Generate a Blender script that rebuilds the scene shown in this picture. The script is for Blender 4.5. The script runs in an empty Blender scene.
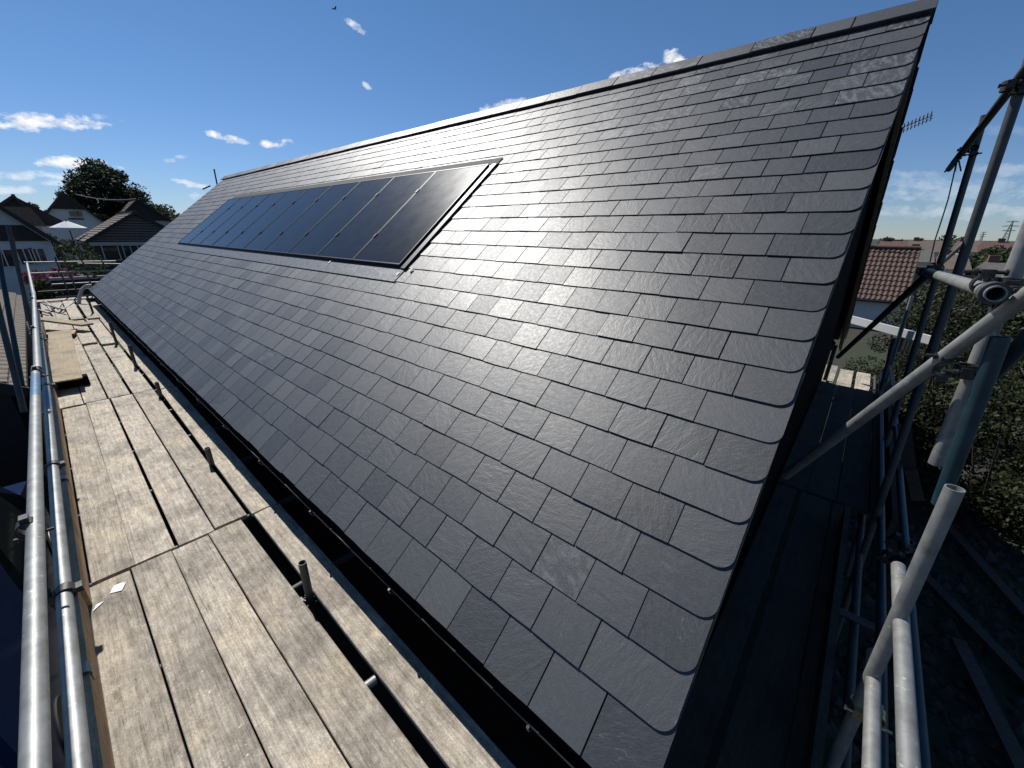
import bpy, math, random
from mathutils import Vector, Matrix, noise as mnoise
random.seed(7)
R = math.radians
scene = bpy.context.scene
col = scene.collection

# ------------------------------------------------------------------ camera, light, exposure
EYE = 4.2                                   # eye height above the ground
W_, H_, F_ = 1024, 768, 397.0
CAM_R = Vector((0.65755053, -0.75330771, 0.01244112))
CAM_U = Vector((0.25939031, 0.24185953, 0.93499766))
CAM_B = Vector((-0.70734996, -0.61158111, 0.35443559))
cd = bpy.data.cameras.new('camera'); cam = bpy.data.objects.new('camera', cd); col.objects.link(cam)
cd.sensor_width = 36.0; cd.lens = F_ / W_ * 36.0; cd.clip_start = 0.05; cd.clip_end = 6000
m3 = Matrix((CAM_R, CAM_U, CAM_B)).transposed()
m4 = m3.to_4x4(); m4.translation = Vector((0, 0, EYE)); cam.matrix_world = m4
scene.camera = cam

SUN_EL, SUN_AZ = 50.0, 9.0                 # azimuth clockwise from +Y
sun_dir = Vector((math.sin(R(SUN_AZ))*math.cos(R(SUN_EL)), math.cos(R(SUN_AZ))*math.cos(R(SUN_EL)), math.sin(R(SUN_EL))))
sd = bpy.data.lights.new('sun', 'SUN'); sd.energy = 5.0; sd.angle = R(0.53); sd.color = (1.0, 0.965, 0.91)
so = bpy.data.objects.new('sun', sd); col.objects.link(so)
so.rotation_euler = sun_dir.to_track_quat('Z', 'Y').to_euler(); so.location = (0, 0, 60)

def raydir(px, py):
    return m3 @ Vector(((px-512)/F_, -(py-384)/F_, -1.0))
def on_x(px, py, x): v = raydir(px, py); v = v*(x/v.x); return Vector((v.x, v.y, v.z+EYE))
def on_y(px, py, y): v = raydir(px, py); v = v*(y/v.y); return Vector((v.x, v.y, v.z+EYE))
def on_z(px, py, z): v = raydir(px, py); v = v*((z-EYE)/v.z); return Vector((v.x, v.y, z))

world = bpy.data.worlds.new('World'); scene.world = world; world.use_nodes = True
def build_world():
    nt = world.node_tree; nt.nodes.clear(); N = nt.nodes.new; L = nt.links.new
    out = N('ShaderNodeOutputWorld'); bg = N('ShaderNodeBackground'); L(bg.outputs[0], out.inputs[0])
    sky = N('ShaderNodeTexSky'); sky.sky_type = 'NISHITA'; sky.sun_disc = False
    sky.sun_elevation = R(SUN_EL); sky.sun_rotation = R(SUN_AZ); sky.altitude = 50
    sky.air_density = 1.0; sky.dust_density = 0.0; sky.ozone_density = 1.6
    bg.inputs[1].default_value = 0.06
    tc = N('ShaderNodeTexCoord'); sp = N('ShaderNodeSeparateXYZ'); L(tc.outputs['Generated'], sp.inputs[0])
    def M(op, a, b=None, c=None, clamp=False):
        n = N('ShaderNodeMath'); n.operation = op; n.use_clamp = clamp
        for i, v in enumerate((a, b, c)):
            if v is None: continue
            if isinstance(v, (int, float)): n.inputs[i].default_value = v
            else: L(v, n.inputs[i])
        return n.outputs[0]
    az = M('ARCTAN2', sp.outputs[0], sp.outputs[1]); el = M('ARCSINE', sp.outputs[2])
    nz = N('ShaderNodeTexNoise'); nz.inputs['Scale'].default_value = 42; nz.inputs['Detail'].default_value = 7; nz.inputs['Roughness'].default_value = 0.62
    mp = N('ShaderNodeMapping'); mp.inputs['Scale'].default_value = (1, 1, 1.7); L(tc.outputs['Generated'], mp.inputs[0]); L(mp.outputs[0], nz.inputs[0])
    nf = nz.outputs['Fac']
    # cloud list: pixel centre, half width, half height, density, tilt
    clouds = [(22,122,78,9,1.0,0),(100,117,10,4,.3,0),(72,162,32,7,1.0,0),(30,176,42,6,.7,0),(95,170,26,6,.75,0),(10,190,40,5,.45,0),(52,183,34,3,.4,0),
              (222,136,15,5,1.0,12),(240,141,12,3,.5,15),(275,143,15,5,1.0,0),(185,182,12,3,.7,8),(196,186,14,2.5,.6,5),(170,161,7,2.4,.35,0),(181,157,8,2,.35,0),
              (356,26,11,8,.8,25),(367,86,5,4,.55,20),(205,196,14,4,.5,0),(618,75,12,6,.9,-20),(642,70,20,6,.9,-8),(676,59,14,8,1.0,10),(500,108,28,7,.7,-15),
              (940,190,110,12,.22,0),(1010,170,70,6,.22,0),(900,178,70,7,.18,0),(960,212,120,8,.25,0),(1020,130,60,6,.08,0)]
    mask = None
    for (px, py, a, b, dn, rot) in clouds:
        d = raydir(px, py).normalized()
        def ae(x, y):
            q = raydir(x, y).normalized(); return math.atan2(q.x, q.y), math.asin(q.z)
        a0, e0 = ae(px, py)
        r_ = R(rot)
        ax, ex = ae(px+a*math.cos(r_), py+a*math.sin(r_)); ay, ey = ae(px-b*math.sin(r_), py-b*math.cos(r_))
        # linear map (az,el) -> unit ellipse
        Mx = Matrix(((ax-a0, ay-a0), (ex-e0, ey-e0))).inverted()
        da = M('SUBTRACT', az, a0); de = M('SUBTRACT', el, e0)
        u = M('MULTIPLY_ADD', da, Mx[0][0], M('MULTIPLY', de, Mx[0][1]))
        v = M('MULTIPLY_ADD', da, Mx[1][0], M('MULTIPLY', de, Mx[1][1]))
        r2 = M('MULTIPLY_ADD', u, u, M('MULTIPLY', v, v))
        t = M('SUBTRACT', 1.0, r2)
        t = M('ADD', t, M('MULTIPLY_ADD', nf, 6.4, -3.05))
        t = M('MULTIPLY', t, .68, None, True)
        t = M('MULTIPLY', t, dn)
        mask = t if mask is None else M('MAXIMUM', mask, t)
    nz2 = N('ShaderNodeTexNoise'); nz2.inputs['Scale'].default_value = 60; nz2.inputs['Detail'].default_value = 4; L(mp.outputs[0], nz2.inputs[0])
    cr = N('ShaderNodeMix'); cr.data_type = 'RGBA'; L(nz2.outputs['Fac'], cr.inputs[0])
    cr.inputs[6].default_value = (9, 9.6, 10.4, 1); cr.inputs[7].default_value = (19.5, 19.2, 18.8, 1)
    mx = N('ShaderNodeMix'); mx.data_type = 'RGBA'; L(mask, mx.inputs[0]); tn = N('ShaderNodeMix'); tn.data_type = 'RGBA'; tn.blend_type = 'MULTIPLY'; tn.inputs[0].default_value = 1.0; L(sky.outputs[0], tn.inputs[6]); tg = N('ShaderNodeMix'); tg.data_type = 'RGBA'; tf = M('MULTIPLY', M('SUBTRACT', el, 0.02), 2.1, None, True); L(tf, tg.inputs[0]); tg.inputs[6].default_value = (.69, .87, 1.27, 1); tg.inputs[7].default_value = (.64, .97, 1.2, 1); L(tg.outputs[2], tn.inputs[7]); L(tn.outputs[2], mx.inputs[6]); L(cr.outputs[2], mx.inputs[7])
    L(mx.outputs[2], bg.inputs[0])
build_world()
vs = scene.view_settings; vs.view_transform = 'Standard'; vs.look = 'None'; vs.gamma = 1.0; vs.exposure = 0.2; vs.use_curve_mapping = False

# ------------------------------------------------------------------ materials
def new_mat(name):
    m = bpy.data.materials.new(name); m.use_nodes = True
    nt = m.node_tree; b = nt.nodes['Principled BSDF']
    return m, nt, b
def simple(name, c, rough=.6, metal=0.0, var=0.25, scale=8.0, bump=0.0, spec=.5, stretch=(1, 1, 1)):
    m, nt, b = new_mat(name); N = nt.nodes.new; L = nt.links.new
    b.inputs['Roughness'].default_value = rough; b.inputs['Metallic'].default_value = metal; b.inputs['Specular IOR Level'].default_value = spec
    tc = N('ShaderNodeTexCoord'); mp = N('ShaderNodeMapping'); mp.inputs['Scale'].default_value = stretch
    L(tc.outputs['Object'], mp.inputs[0])
    nz = N('ShaderNodeTexNoise'); nz.inputs['Scale'].default_value = scale; nz.inputs['Detail'].default_value = 6; nz.inputs['Roughness'].default_value = .6
    L(mp.outputs[0], nz.inputs[0])
    rp = N('ShaderNodeValToRGB'); rp.color_ramp.elements[0].position = .3; rp.color_ramp.elements[1].position = .7
    rp.color_ramp.elements[0].color = [x*(1-var) for x in c]+[1]; rp.color_ramp.elements[1].color = [min(1, x*(1+var)) for x in c]+[1]
    L(nz.outputs['Fac'], rp.inputs[0]); L(rp.outputs[0], b.inputs['Base Color'])
    if bump:
        bp = N('ShaderNodeBump'); bp.inputs['Strength'].default_value = bump; bp.inputs['Distance'].default_value = .01
        L(nz.outputs['Fac'], bp.inputs['Height']); L(bp.outputs[0], b.inputs['Normal'])
    return m

def slate_mat(name, ca, cb, rough):
    m, nt, b = new_mat(name); N = nt.nodes.new; L = nt.links.new
    at = N('ShaderNodeAttribute'); at.attribute_name = 'rnd'
    uv = N('ShaderNodeUVMap'); uv.uv_map = 'UVMap'
    cx = N('ShaderNodeSeparateXYZ'); L(uv.outputs[0], cx.inputs[0])
    mul = N('ShaderNodeMath'); mul.operation = 'MULTIPLY'; mul.inputs[1].default_value = 37.0; L(at.outputs['Fac'], mul.inputs[0])
    cm = N('ShaderNodeCombineXYZ'); L(cx.outputs[0], cm.inputs[0]); L(cx.outputs[1], cm.inputs[1]); L(mul.outputs[0], cm.inputs[2])
    # random direction of the riven grain on each slate
    ang = N('ShaderNodeMath'); ang.operation = 'MULTIPLY'; ang.inputs[1].default_value = 23.0; L(at.outputs['Fac'], ang.inputs[0])
    vr = N('ShaderNodeVectorRotate'); vr.rotation_type = 'Z_AXIS'; L(cm.outputs[0], vr.inputs['Vector']); L(ang.outputs[0], vr.inputs['Angle'])
    mp = N('ShaderNodeMapping'); mp.inputs['Scale'].default_value = (27, 11, 1); L(vr.outputs[0], mp.inputs[0])
    n1 = N('ShaderNodeTexNoise'); n1.inputs['Scale'].default_value = 1.0; n1.inputs['Detail'].default_value = 9; n1.inputs['Roughness'].default_value = .70; n1.inputs['Distortion'].default_value = .25
    L(mp.outputs[0], n1.inputs[0])
    n2 = N('ShaderNodeTexNoise'); n2.inputs['Scale'].default_value = 42; n2.inputs['Detail'].default_value = 5; L(cm.outputs[0], n2.inputs[0])
    n3 = N('ShaderNodeTexNoise'); n3.inputs['Scale'].default_value = 130; n3.inputs['Detail'].default_value = 2; L(cm.outputs[0], n3.inputs[0])
    mixf = N('ShaderNodeMath'); mixf.operation = 'MULTIPLY_ADD'; mixf.inputs[1].default_value = .55; L(at.outputs['Fac'], mixf.inputs[0])
    h2 = N('ShaderNodeMath'); h2.operation = 'MULTIPLY'; h2.inputs[1].default_value = .45; L(n1.outputs['Fac'], h2.inputs[0]); L(h2.outputs[0], mixf.inputs[2])
    mc = N('ShaderNodeMix'); mc.data_type = 'RGBA'; L(mixf.outputs[0], mc.inputs[0]); mc.inputs[6].default_value = (*ca, 1); mc.inputs[7].default_value = (*cb, 1)
    # chalky scuffs: thin pale streaks where the riven grain peaks
    rp = N('ShaderNodeValToRGB'); rp.color_ramp.elements[0].position = .66; rp.color_ramp.elements[1].position = .80
    L(n1.outputs['Fac'], rp.inputs[0])
    rp2 = N('ShaderNodeValToRGB'); rp2.color_ramp.elements[0].position = .73; rp2.color_ramp.elements[1].position = .80; L(n2.outputs['Fac'], rp2.inputs[0])
    at2 = N('ShaderNodeAttribute'); at2.attribute_name = 'chalk'
    sc = N('ShaderNodeMath'); sc.operation = 'MULTIPLY'; L(rp.outputs[0], sc.inputs[0]); sc.inputs[1].default_value = .14
    rp3 = N('ShaderNodeValToRGB'); rp3.color_ramp.elements[0].position = .47; rp3.color_ramp.elements[1].position = .60; L(n1.outputs['Fac'], rp3.inputs[0])
    ck = N('ShaderNodeMath'); ck.operation = 'MULTIPLY'; L(rp3.outputs[0], ck.inputs[0]); L(at2.outputs['Fac'], ck.inputs[1])
    s1 = N('ShaderNodeMath'); s1.operation = 'MAXIMUM'; L(sc.outputs[0], s1.inputs[0]); L(ck.outputs[0], s1.inputs[1])
    s2 = N('ShaderNodeMath'); s2.operation = 'MULTIPLY'; L(rp2.outputs[0], s2.inputs[0]); s2.inputs[1].default_value = .3
    s3 = N('ShaderNodeMath'); s3.operation = 'MAXIMUM'; L(s1.outputs[0], s3.inputs[0]); L(s2.outputs[0], s3.inputs[1])
    # fine scratches: contour lines of a smooth noise, only in patches
    n4 = N('ShaderNodeTexNoise'); n4.inputs['Scale'].default_value = 1; n4.inputs['Detail'].default_value = 2.5; mp4 = N('ShaderNodeMapping'); mp4.inputs['Scale'].default_value = (22, 5, 1); L(vr.outputs[0], mp4.inputs[0]); L(mp4.outputs[0], n4.inputs[0])
    q4 = N('ShaderNodeValToRGB'); e = q4.color_ramp.elements; e[0].position = .494; e[0].color = (0, 0, 0, 1); e[1].position = .50; e[1].color = (1, 1, 1, 1); x = e.new(.506); x.color = (0, 0, 0, 1); L(n4.outputs['Fac'], q4.inputs[0])
    n5 = N('ShaderNodeTexNoise'); n5.inputs['Scale'].default_value = 7; n5.inputs['Detail'].default_value = 2; cv = N('ShaderNodeVectorMath'); cv.operation = 'ADD'; cv.inputs[1].default_value = (5, 9, 3); L(cm.outputs[0], cv.inputs[0]); L(cv.outputs[0], n5.inputs[0])
    q5 = N('ShaderNodeValToRGB'); q5.color_ramp.elements[0].position = .56; q5.color_ramp.elements[1].position = .66; L(n5.outputs['Fac'], q5.inputs[0])
    k5 = N('ShaderNodeMath'); k5.operation = 'MULTIPLY'; L(q4.outputs[0], k5.inputs[0]); L(q5.outputs[0], k5.inputs[1])
    k6 = N('ShaderNodeMath'); k6.operation = 'MULTIPLY'; k6.inputs[1].default_value = .2; L(k5.outputs[0], k6.inputs[0])
    k7 = N('ShaderNodeMath'); k7.operation = 'MAXIMUM'; L(k6.outputs[0], k7.inputs[0]); L(s3.outputs[0], k7.inputs[1])
    md = N('ShaderNodeMix'); md.data_type = 'RGBA'; L(k7.outputs[0], md.inputs[0]); L(mc.outputs[2], md.inputs[6]); md.inputs[7].default_value = (.30, .30, .31, 1)
    L(md.outputs[2], b.inputs['Base Color'])
    rr = N('ShaderNodeMapRange'); rr.inputs[1].default_value = .2; rr.inputs[2].default_value = .8; rr.inputs[3].default_value = rough-.08; rr.inputs[4].default_value = rough+.10; rmx = N('ShaderNodeMath'); rmx.operation = 'MULTIPLY_ADD'; rmx.inputs[1].default_value = .6; L(n2.outputs['Fac'], rmx.inputs[0]); rm2 = N('ShaderNodeMath'); rm2.operation = 'MULTIPLY'; rm2.inputs[1].default_value = .28; L(at.outputs['Fac'], rm2.inputs[0]); L(rm2.outputs[0], rmx.inputs[2]); L(rmx.outputs[0], rr.inputs[0])
    L(rr.outputs[0], b.inputs['Roughness'])
    b1 = N('ShaderNodeBump'); b1.inputs['Strength'].default_value = .46; b1.inputs['Distance'].default_value = .006; L(n1.outputs['Fac'], b1.inputs['Height'])
    b2 = N('ShaderNodeBump'); b2.inputs['Strength'].default_value = .25; b2.inputs['Distance'].default_value = .0015; L(n3.outputs['Fac'], b2.inputs['Height']); L(b1.outputs[0], b2.inputs['Normal'])
    L(b2.outputs[0], b.inputs['Normal'])
    b.inputs['Specular IOR Level'].default_value = .74
    return m

def wood_mat(name, ca, cb, cd_, rough=.8, bump=.5, stain=.5):
    """sawn timber, grain along local Y"""
    m, nt, b = new_mat(name); N = nt.nodes.new; L = nt.links.new
    tc = N('ShaderNodeTexCoord'); oi = N('ShaderNodeObjectInfo')
    ml = N('ShaderNodeMath'); ml.operation = 'MULTIPLY'; ml.inputs[1].default_value = 61.0; L(oi.outputs['Random'], ml.inputs[0])
    ad = N('ShaderNodeVectorMath'); ad.operation = 'ADD'; L(tc.outputs['Object'], ad.inputs[0])
    cm = N('ShaderNodeCombineXYZ')
    for i in range(3): L(ml.outputs[0], cm.inputs[i])
    L(cm.outputs[0], ad.inputs[1])
    mp = N('ShaderNodeMapping'); mp.inputs['Scale'].default_value = (62, 3.2, 30); L(ad.outputs[0], mp.inputs[0])
    g = N('ShaderNodeTexNoise'); g.inputs['Scale'].default_value = 1; g.inputs['Detail'].default_value = 8; g.inputs['Roughness'].default_value = .68; g.inputs['Distortion'].default_value = .9; L(mp.outputs[0], g.inputs[0])
    mp2 = N('ShaderNodeMapping'); mp2.inputs['Scale'].default_value = (7, 4.2, 7); L(ad.outputs[0], mp2.inputs[0])
    s = N('ShaderNodeTexNoise'); s.inputs['Scale'].default_value = 3.0; s.inputs['Detail'].default_value = 10; s.inputs['Roughness'].default_value = .78; L(mp2.outputs[0], s.inputs[0])
    mp3 = N('ShaderNodeMapping'); mp3.inputs['Scale'].default_value = (5.5, 2.0, 5.5); L(ad.outputs[0], mp3.inputs[0])
    kn = N('ShaderNodeTexVoronoi'); kn.inputs['Scale'].default_value = 1.1; L(mp3.outputs[0], kn.inputs[0])
    kr = N('ShaderNodeValToRGB'); kr.color_ramp.elements[0].position = .03; kr.color_ramp.elements[0].color = (1, 1, 1, 1); kr.color_ramp.elements[1].position = .085; kr.color_ramp.elements[1].color = (0, 0, 0, 1); L(kn.outputs['Distance'], kr.inputs[0])
    fn = N('ShaderNodeTexNoise'); fn.inputs['Scale'].default_value = 120; fn.inputs['Detail'].default_value = 3; L(ad.outputs[0], fn.inputs[0])
    r1 = N('ShaderNodeValToRGB'); e = r1.color_ramp.elements; e[0].position = .30; e[0].color = (*ca, 1); e[1].position = .70; e[1].color = (*cb, 1)
    L(g.outputs['Fac'], r1.inputs[0])
    r2 = N('ShaderNodeValToRGB'); e = r2.color_ramp.elements; e[0].position = .40; e[0].color = (0, 0, 0, 1); e[1].position = .72; e[1].color = (1, 1, 1, 1); L(s.outputs['Fac'], r2.inputs[0])
    k1 = N('ShaderNodeMath'); k1.operation = 'MULTIPLY'; k1.inputs[1].default_value = stain; L(r2.outputs[0], k1.inputs[0])
    m1 = N('ShaderNodeMix'); m1.data_type = 'RGBA'; L(k1.outputs[0], m1.inputs[0]); gm = N('ShaderNodeMix'); gm.data_type = 'RGBA'; gm.blend_type = 'OVERLAY'; gm.inputs[0].default_value = .55; L(r1.outputs[0], gm.inputs[6]); L(fn.outputs['Fac'], gm.inputs[7]); L(gm.outputs[2], m1.inputs[6]); m1.inputs[7].default_value = (*cd_, 1)
    k2 = N('ShaderNodeMath'); k2.operation = 'MULTIPLY'; k2.inputs[1].default_value = .55; L(kr.outputs[0], k2.inputs[0])
    m2 = N('ShaderNodeMix'); m2.data_type = 'RGBA'; L(k2.outputs[0], m2.inputs[0]); L(m1.outputs[2], m2.inputs[6]); m2.inputs[7].default_value = (cd_[0]*.5, cd_[1]*.42, cd_[2]*.36, 1)
    lf = N('ShaderNodeTexNoise'); lf.inputs['Scale'].default_value = 2.6; lf.inputs['Detail'].default_value = 5; lf.inputs['Roughness'].default_value = .6; L(ad.outputs[0], lf.inputs[0])
    lr = N('ShaderNodeValToRGB'); e = lr.color_ramp.elements; e[0].position = .36; e[0].color = (.66, .65, .635, 1); e[1].position = .62; e[1].color = (1.09, 1.045, .955, 1); x = e.new(.5); x.color = (.98, .97, .95, 1); L(lf.outputs['Fac'], lr.inputs[0])
    lm = N('ShaderNodeMix'); lm.data_type = 'RGBA'; lm.blend_type = 'MULTIPLY'; lm.inputs[0].default_value = 1.0; L(m2.outputs[2], lm.inputs[6]); L(lr.outputs[0], lm.inputs[7]); m2 = lm
    # dark checks (fine cracks along the grain)
    mp4 = N('ShaderNodeMapping'); mp4.inputs['Scale'].default_value = (42, .55, 20); L(ad.outputs[0], mp4.inputs[0])
    c4 = N('ShaderNodeTexNoise'); c4.inputs['Scale'].default_value = 1; c4.inputs['Detail'].default_value = 3; L(mp4.outputs[0], c4.inputs[0])
    r4 = N('ShaderNodeValToRGB'); e = r4.color_ramp.elements; e[0].position = .485; e[0].color = (0, 0, 0, 1); e[1].position = .5; e[1].color = (1, 1, 1, 1)
    x = r4.color_ramp.elements.new(.515); x.color = (0, 0, 0, 1); L(c4.outputs['Fac'], r4.inputs[0])
    k4 = N('ShaderNodeMath'); k4.operation = 'MULTIPLY'; L(r4.outputs[0], k4.inputs[0]); L(r2.outputs[0], k4.inputs[1])
    k5 = N('ShaderNodeMath'); k5.operation = 'MULTIPLY'; k5.inputs[1].default_value = .85; L(k4.outputs[0], k5.inputs[0])
    m3_ = N('ShaderNodeMix'); m3_.data_type = 'RGBA'; L(k5.outputs[0], m3_.inputs[0]); L(m2.outputs[2], m3_.inputs[6]); m3_.inputs[7].default_value = (.05, .04, .03, 1)
    # whole-board tone
    hv = N('ShaderNodeHueSaturation'); L(m3_.outputs[2], hv.inputs['Color'])
    mr = N('ShaderNodeMapRange'); mr.inputs[3].default_value = .84; mr.inputs[4].default_value = 1.14; L(oi.outputs['Random'], mr.inputs[0]); L(mr.outputs[0], hv.inputs['Value'])
    sn = N('ShaderNodeTexNoise'); sn.inputs['Scale'].default_value = 34; sn.inputs['Detail'].default_value = 2; L(ad.outputs[0], sn.inputs[0])
    sr = N('ShaderNodeValToRGB'); sr.color_ramp.elements[0].position = .73; sr.color_ramp.elements[1].position = .77; L(sn.outputs['Fac'], sr.inputs[0])
    sk = N('ShaderNodeMath'); sk.operation = 'MULTIPLY'; sk.inputs[1].default_value = .6; L(sr.outputs[0], sk.inputs[0])
    sm_ = N('ShaderNodeMix'); sm_.data_type = 'RGBA'; L(sk.outputs[0], sm_.inputs[0]); L(hv.outputs[0], sm_.inputs[6]); sm_.inputs[7].default_value = (min(1, cb[0]*1.35), min(1, cb[1]*1.35), min(1, cb[2]*1.38), 1)
    L(sm_.outputs[2], b.inputs['Base Color'])
    b.inputs['Roughness'].default_value = rough; b.inputs['Specular IOR Level'].default_value = .3
    hs = N('ShaderNodeMath'); hs.operation = 'MULTIPLY_ADD'; hs.inputs[1].default_value = .3; L(fn.outputs['Fac'], hs.inputs[0]); L(g.outputs['Fac'], hs.inputs[2])
    hb = N('ShaderNodeMath'); hb.operation = 'SUBTRACT'; L(hs.outputs[0], hb.inputs[0]); L(k5.outputs[0], hb.inputs[1])
    bp = N('ShaderNodeBump'); bp.inputs['Strength'].default_value = bump; bp.inputs['Distance'].default_value = .004; L(hb.outputs[0], bp.inputs['Height']); L(bp.outputs[0], b.inputs['Normal'])
    return m

def brick_mat(name, c1, c2, mortar, scale=1.0):
    m, nt, b = new_mat(name); N = nt.nodes.new; L = nt.links.new
    g = N('ShaderNodeNewGeometry'); s = N('ShaderNodeSeparateXYZ'); L(g.outputs['Position'], s.inputs[0])
    a = N('ShaderNodeMath'); a.operation = 'ADD'; L(s.outputs[0], a.inputs[0]); L(s.outputs[1], a.inputs[1])
    c = N('ShaderNodeCombineXYZ'); L(a.outputs[0], c.inputs[0]); L(s.outputs[2], c.inputs[1])
    t = N('ShaderNodeTexBrick'); t.inputs['Scale'].default_value = scale; t.inputs['Brick Width'].default_value = .225; t.inputs['Row Height'].default_value = .075; t.inputs['Mortar Size'].default_value = .008
    t.inputs[1].default_value = (*c1, 1); t.inputs[2].default_value = (*c2, 1); t.inputs[3].default_value = (*mortar, 1); L(c.outputs[0], t.inputs[0])
    L(t.outputs[0], b.inputs['Base Color']); b.inputs['Roughness'].default_value = .95; b.inputs['Specular IOR Level'].default_value = .03
    return m

MT = {}
MT['slate'] = slate_mat('slate', (.016, .018, .0215), (.050, .055, .062), .53)
MT['ridge'] = slate_mat('ridge_slate', (.014, .015, .017), (.056, .060, .066), .52)
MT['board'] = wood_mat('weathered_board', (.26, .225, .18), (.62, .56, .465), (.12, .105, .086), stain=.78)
MT['board_shade'] = wood_mat('shade_darkened_board', (.045, .038, .031), (.085, .072, .06), (.025, .021, .018))  # darker copy of the board timber, shade put into its colour
MT['toe'] = wood_mat('toe_board_timber', (.30, .20, .12), (.46, .33, .21), (.16, .10, .06), bump=.6)
MT['ply'] = wood_mat('plywood', (.25, .20, .13), (.38, .31, .21), (.14, .11, .07), bump=.25, stain=.7)
MT['galv'] = simple('galvanised_tube', (.235, .24, .232), .52, .45, .26, 17, .06)
def rust(m):
    nt = m.node_tree; N = nt.nodes.new; L = nt.links.new; b = nt.nodes['Principled BSDF']; src = b.inputs['Base Color'].links[0].from_socket
    tc = N('ShaderNodeTexCoord'); n = N('ShaderNodeTexNoise'); n.inputs['Scale'].default_value = 5.5; n.inputs['Detail'].default_value = 8; n.inputs['Roughness'].default_value = .7; L(tc.outputs['Object'], n.inputs[0])
    rp = N('ShaderNodeValToRGB'); rp.color_ramp.elements[0].position = .60; rp.color_ramp.elements[1].position = .72; rp.color_ramp.elements[1].color = (.65, .65, .65, 1); L(n.outputs['Fac'], rp.inputs[0])
    mx = N('ShaderNodeMix'); mx.data_type = 'RGBA'; L(rp.outputs[0], mx.inputs[0]); L(src, mx.inputs[6]); mx.inputs[7].default_value = (.11, .075, .055, 1); L(mx.outputs[2], b.inputs['Base Color'])
    n2 = N('ShaderNodeTexNoise'); n2.inputs['Scale'].default_value = 46; n2.inputs['Detail'].default_value = 3; L(tc.outputs['Object'], n2.inputs[0])
    r2 = N('ShaderNodeValToRGB'); r2.color_ramp.elements[0].position = .66; r2.color_ramp.elements[1].position = .72; L(n2.outputs['Fac'], r2.inputs[0])
    m2 = N('ShaderNodeMix'); m2.data_type = 'RGBA'; L(r2.outputs[0], m2.inputs[0]); L(mx.outputs[2], m2.inputs[6]); m2.inputs[7].default_value = (.42, .41, .38, 1); L(m2.outputs[2], b.inputs['Base Color'])
rust(MT['galv'])
MT['galv_shade'] = simple('shade_toned_galvanised_tube', (.06, .064, .066), .6, .3, .22, 22, .05)  # galvanised colour darkened to paint in the shaded side of backlit tubes
MT['teal'] = simple('teal_painted_tube', (.016, .045, .06), .45, .25, .35, 9, .05)
MT['blue_paint'] = simple('blue_paint', (.07, .15, .24), .5, .1, .3, 30)
MT['steel'] = simple('forged_steel', (.05, .05, .047), .5, .7, .4, 60, .1)
MT['brass'] = simple('plated_steel', (.45, .38, .24), .35, .9, .3, 60, .05)
MT['band'] = simple('hoop_iron', (.34, .37, .41), .4, .7, .25, 30)
MT['black_plastic'] = simple('black_plastic', (.012, .013, .016), .4, 0, .2, 5)
MT['barge'] = simple('dark_stained_timber', (.008, .006, .005), .95, 0, .3, 14, .1, spec=.05)
MT['batten'] = simple('treated_batten', (.19, .145, .10), .7, 0, .2, 12)
MT['soffit'] = simple('dark_soffit', (.02, .02, .021), .6, 0, .2, 5)
MT['membrane'] = simple('roof_underlay', (.015, .015, .017), .8, 0, .2, 5)
MT['lead'] = simple('lead_sheet', (.105, .11, .12), .5, .35, .3, 14, .5)
MT['alu'] = simple('aluminium_flashing', (.040, .042, .046), .7, 0, .15, 6, spec=.15)
MT['frame'] = simple('black_anodised_frame', (.022, .022, .024), .42, .4, .1, 5)
MT['white'] = simple('white_paint', (.52, .52, .51), .6, 0, .06, 3)
MT['render'] = simple('painted_render', (.40, .385, .36), .85, 0, .08, 2.5, .1)
MT['glassw'] = simple('window_glass', (.02, .025, .03), .06, 0, .1, 2)
MT['roof_brown'] = simple('brown_tiles', (.10, .075, .058), .8, 0, .3, 6, .2)
MT['roof_grey'] = simple('grey_tiles', (.085, .078, .072), .85, 0, .35, 5, .3)
MT['roof_dark'] = simple('dark_tiles', (.024, .021, .02), .8, 0, .3, 6, .2)
MT['roof_red'] = simple('red_clay_tiles', (.075, .040, .030), .8, 0, .35, 9, .2)
MT['roof_red_far'] = simple('far_red_tiles', (.085, .042, .036), .85, 0, .25, 3)
MT['clad'] = simple('dark_cladding', (.15, .115, .095), .75, 0, .3, 5, .1, stretch=(1, 1, 6))
MT['clad_dark'] = simple('dark_brown_wall', (.032, .024, .021), .8, 0, .3, 5)
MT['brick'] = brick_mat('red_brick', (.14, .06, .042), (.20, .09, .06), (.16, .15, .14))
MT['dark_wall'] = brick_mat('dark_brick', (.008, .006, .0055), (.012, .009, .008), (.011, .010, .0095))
MT['bark'] = simple('bark', (.06, .045, .035), .9, 0, .3, 12, .3)
MT['concrete'] = simple('concrete', (.22, .21, .20), .9, 0, .2, 4, .2)
MT['rubble'] = simple('rubble', (.034, .029, .024), .9, 0, .5, 11, .3)
MT['car'] = simple('navy_car_paint', (.010, .026, .085), .22, .2, .1, 3)
MT['tyre'] = simple('tyre_rubber', (.015, .015, .015), .8, 0, .1, 5)
MT['paper'] = simple('white_paper', (.72, .71, .68), .8, 0, .06, 20)
MT['rope'] = simple('blue_rope', (.05, .08, .13), .8, 0, .3, 60)
MT['parasol'] = simple('parasol_canvas', (.50, .55, .58), .8, 0, .05, 5)
MT['pylon'] = simple('pylon_steel', (.22, .24, .26), .6, .3, .1, 2)
MT['bird'] = simple('dark_feathers', (.03, .03, .03), .8, 0, .2, 10)

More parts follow.
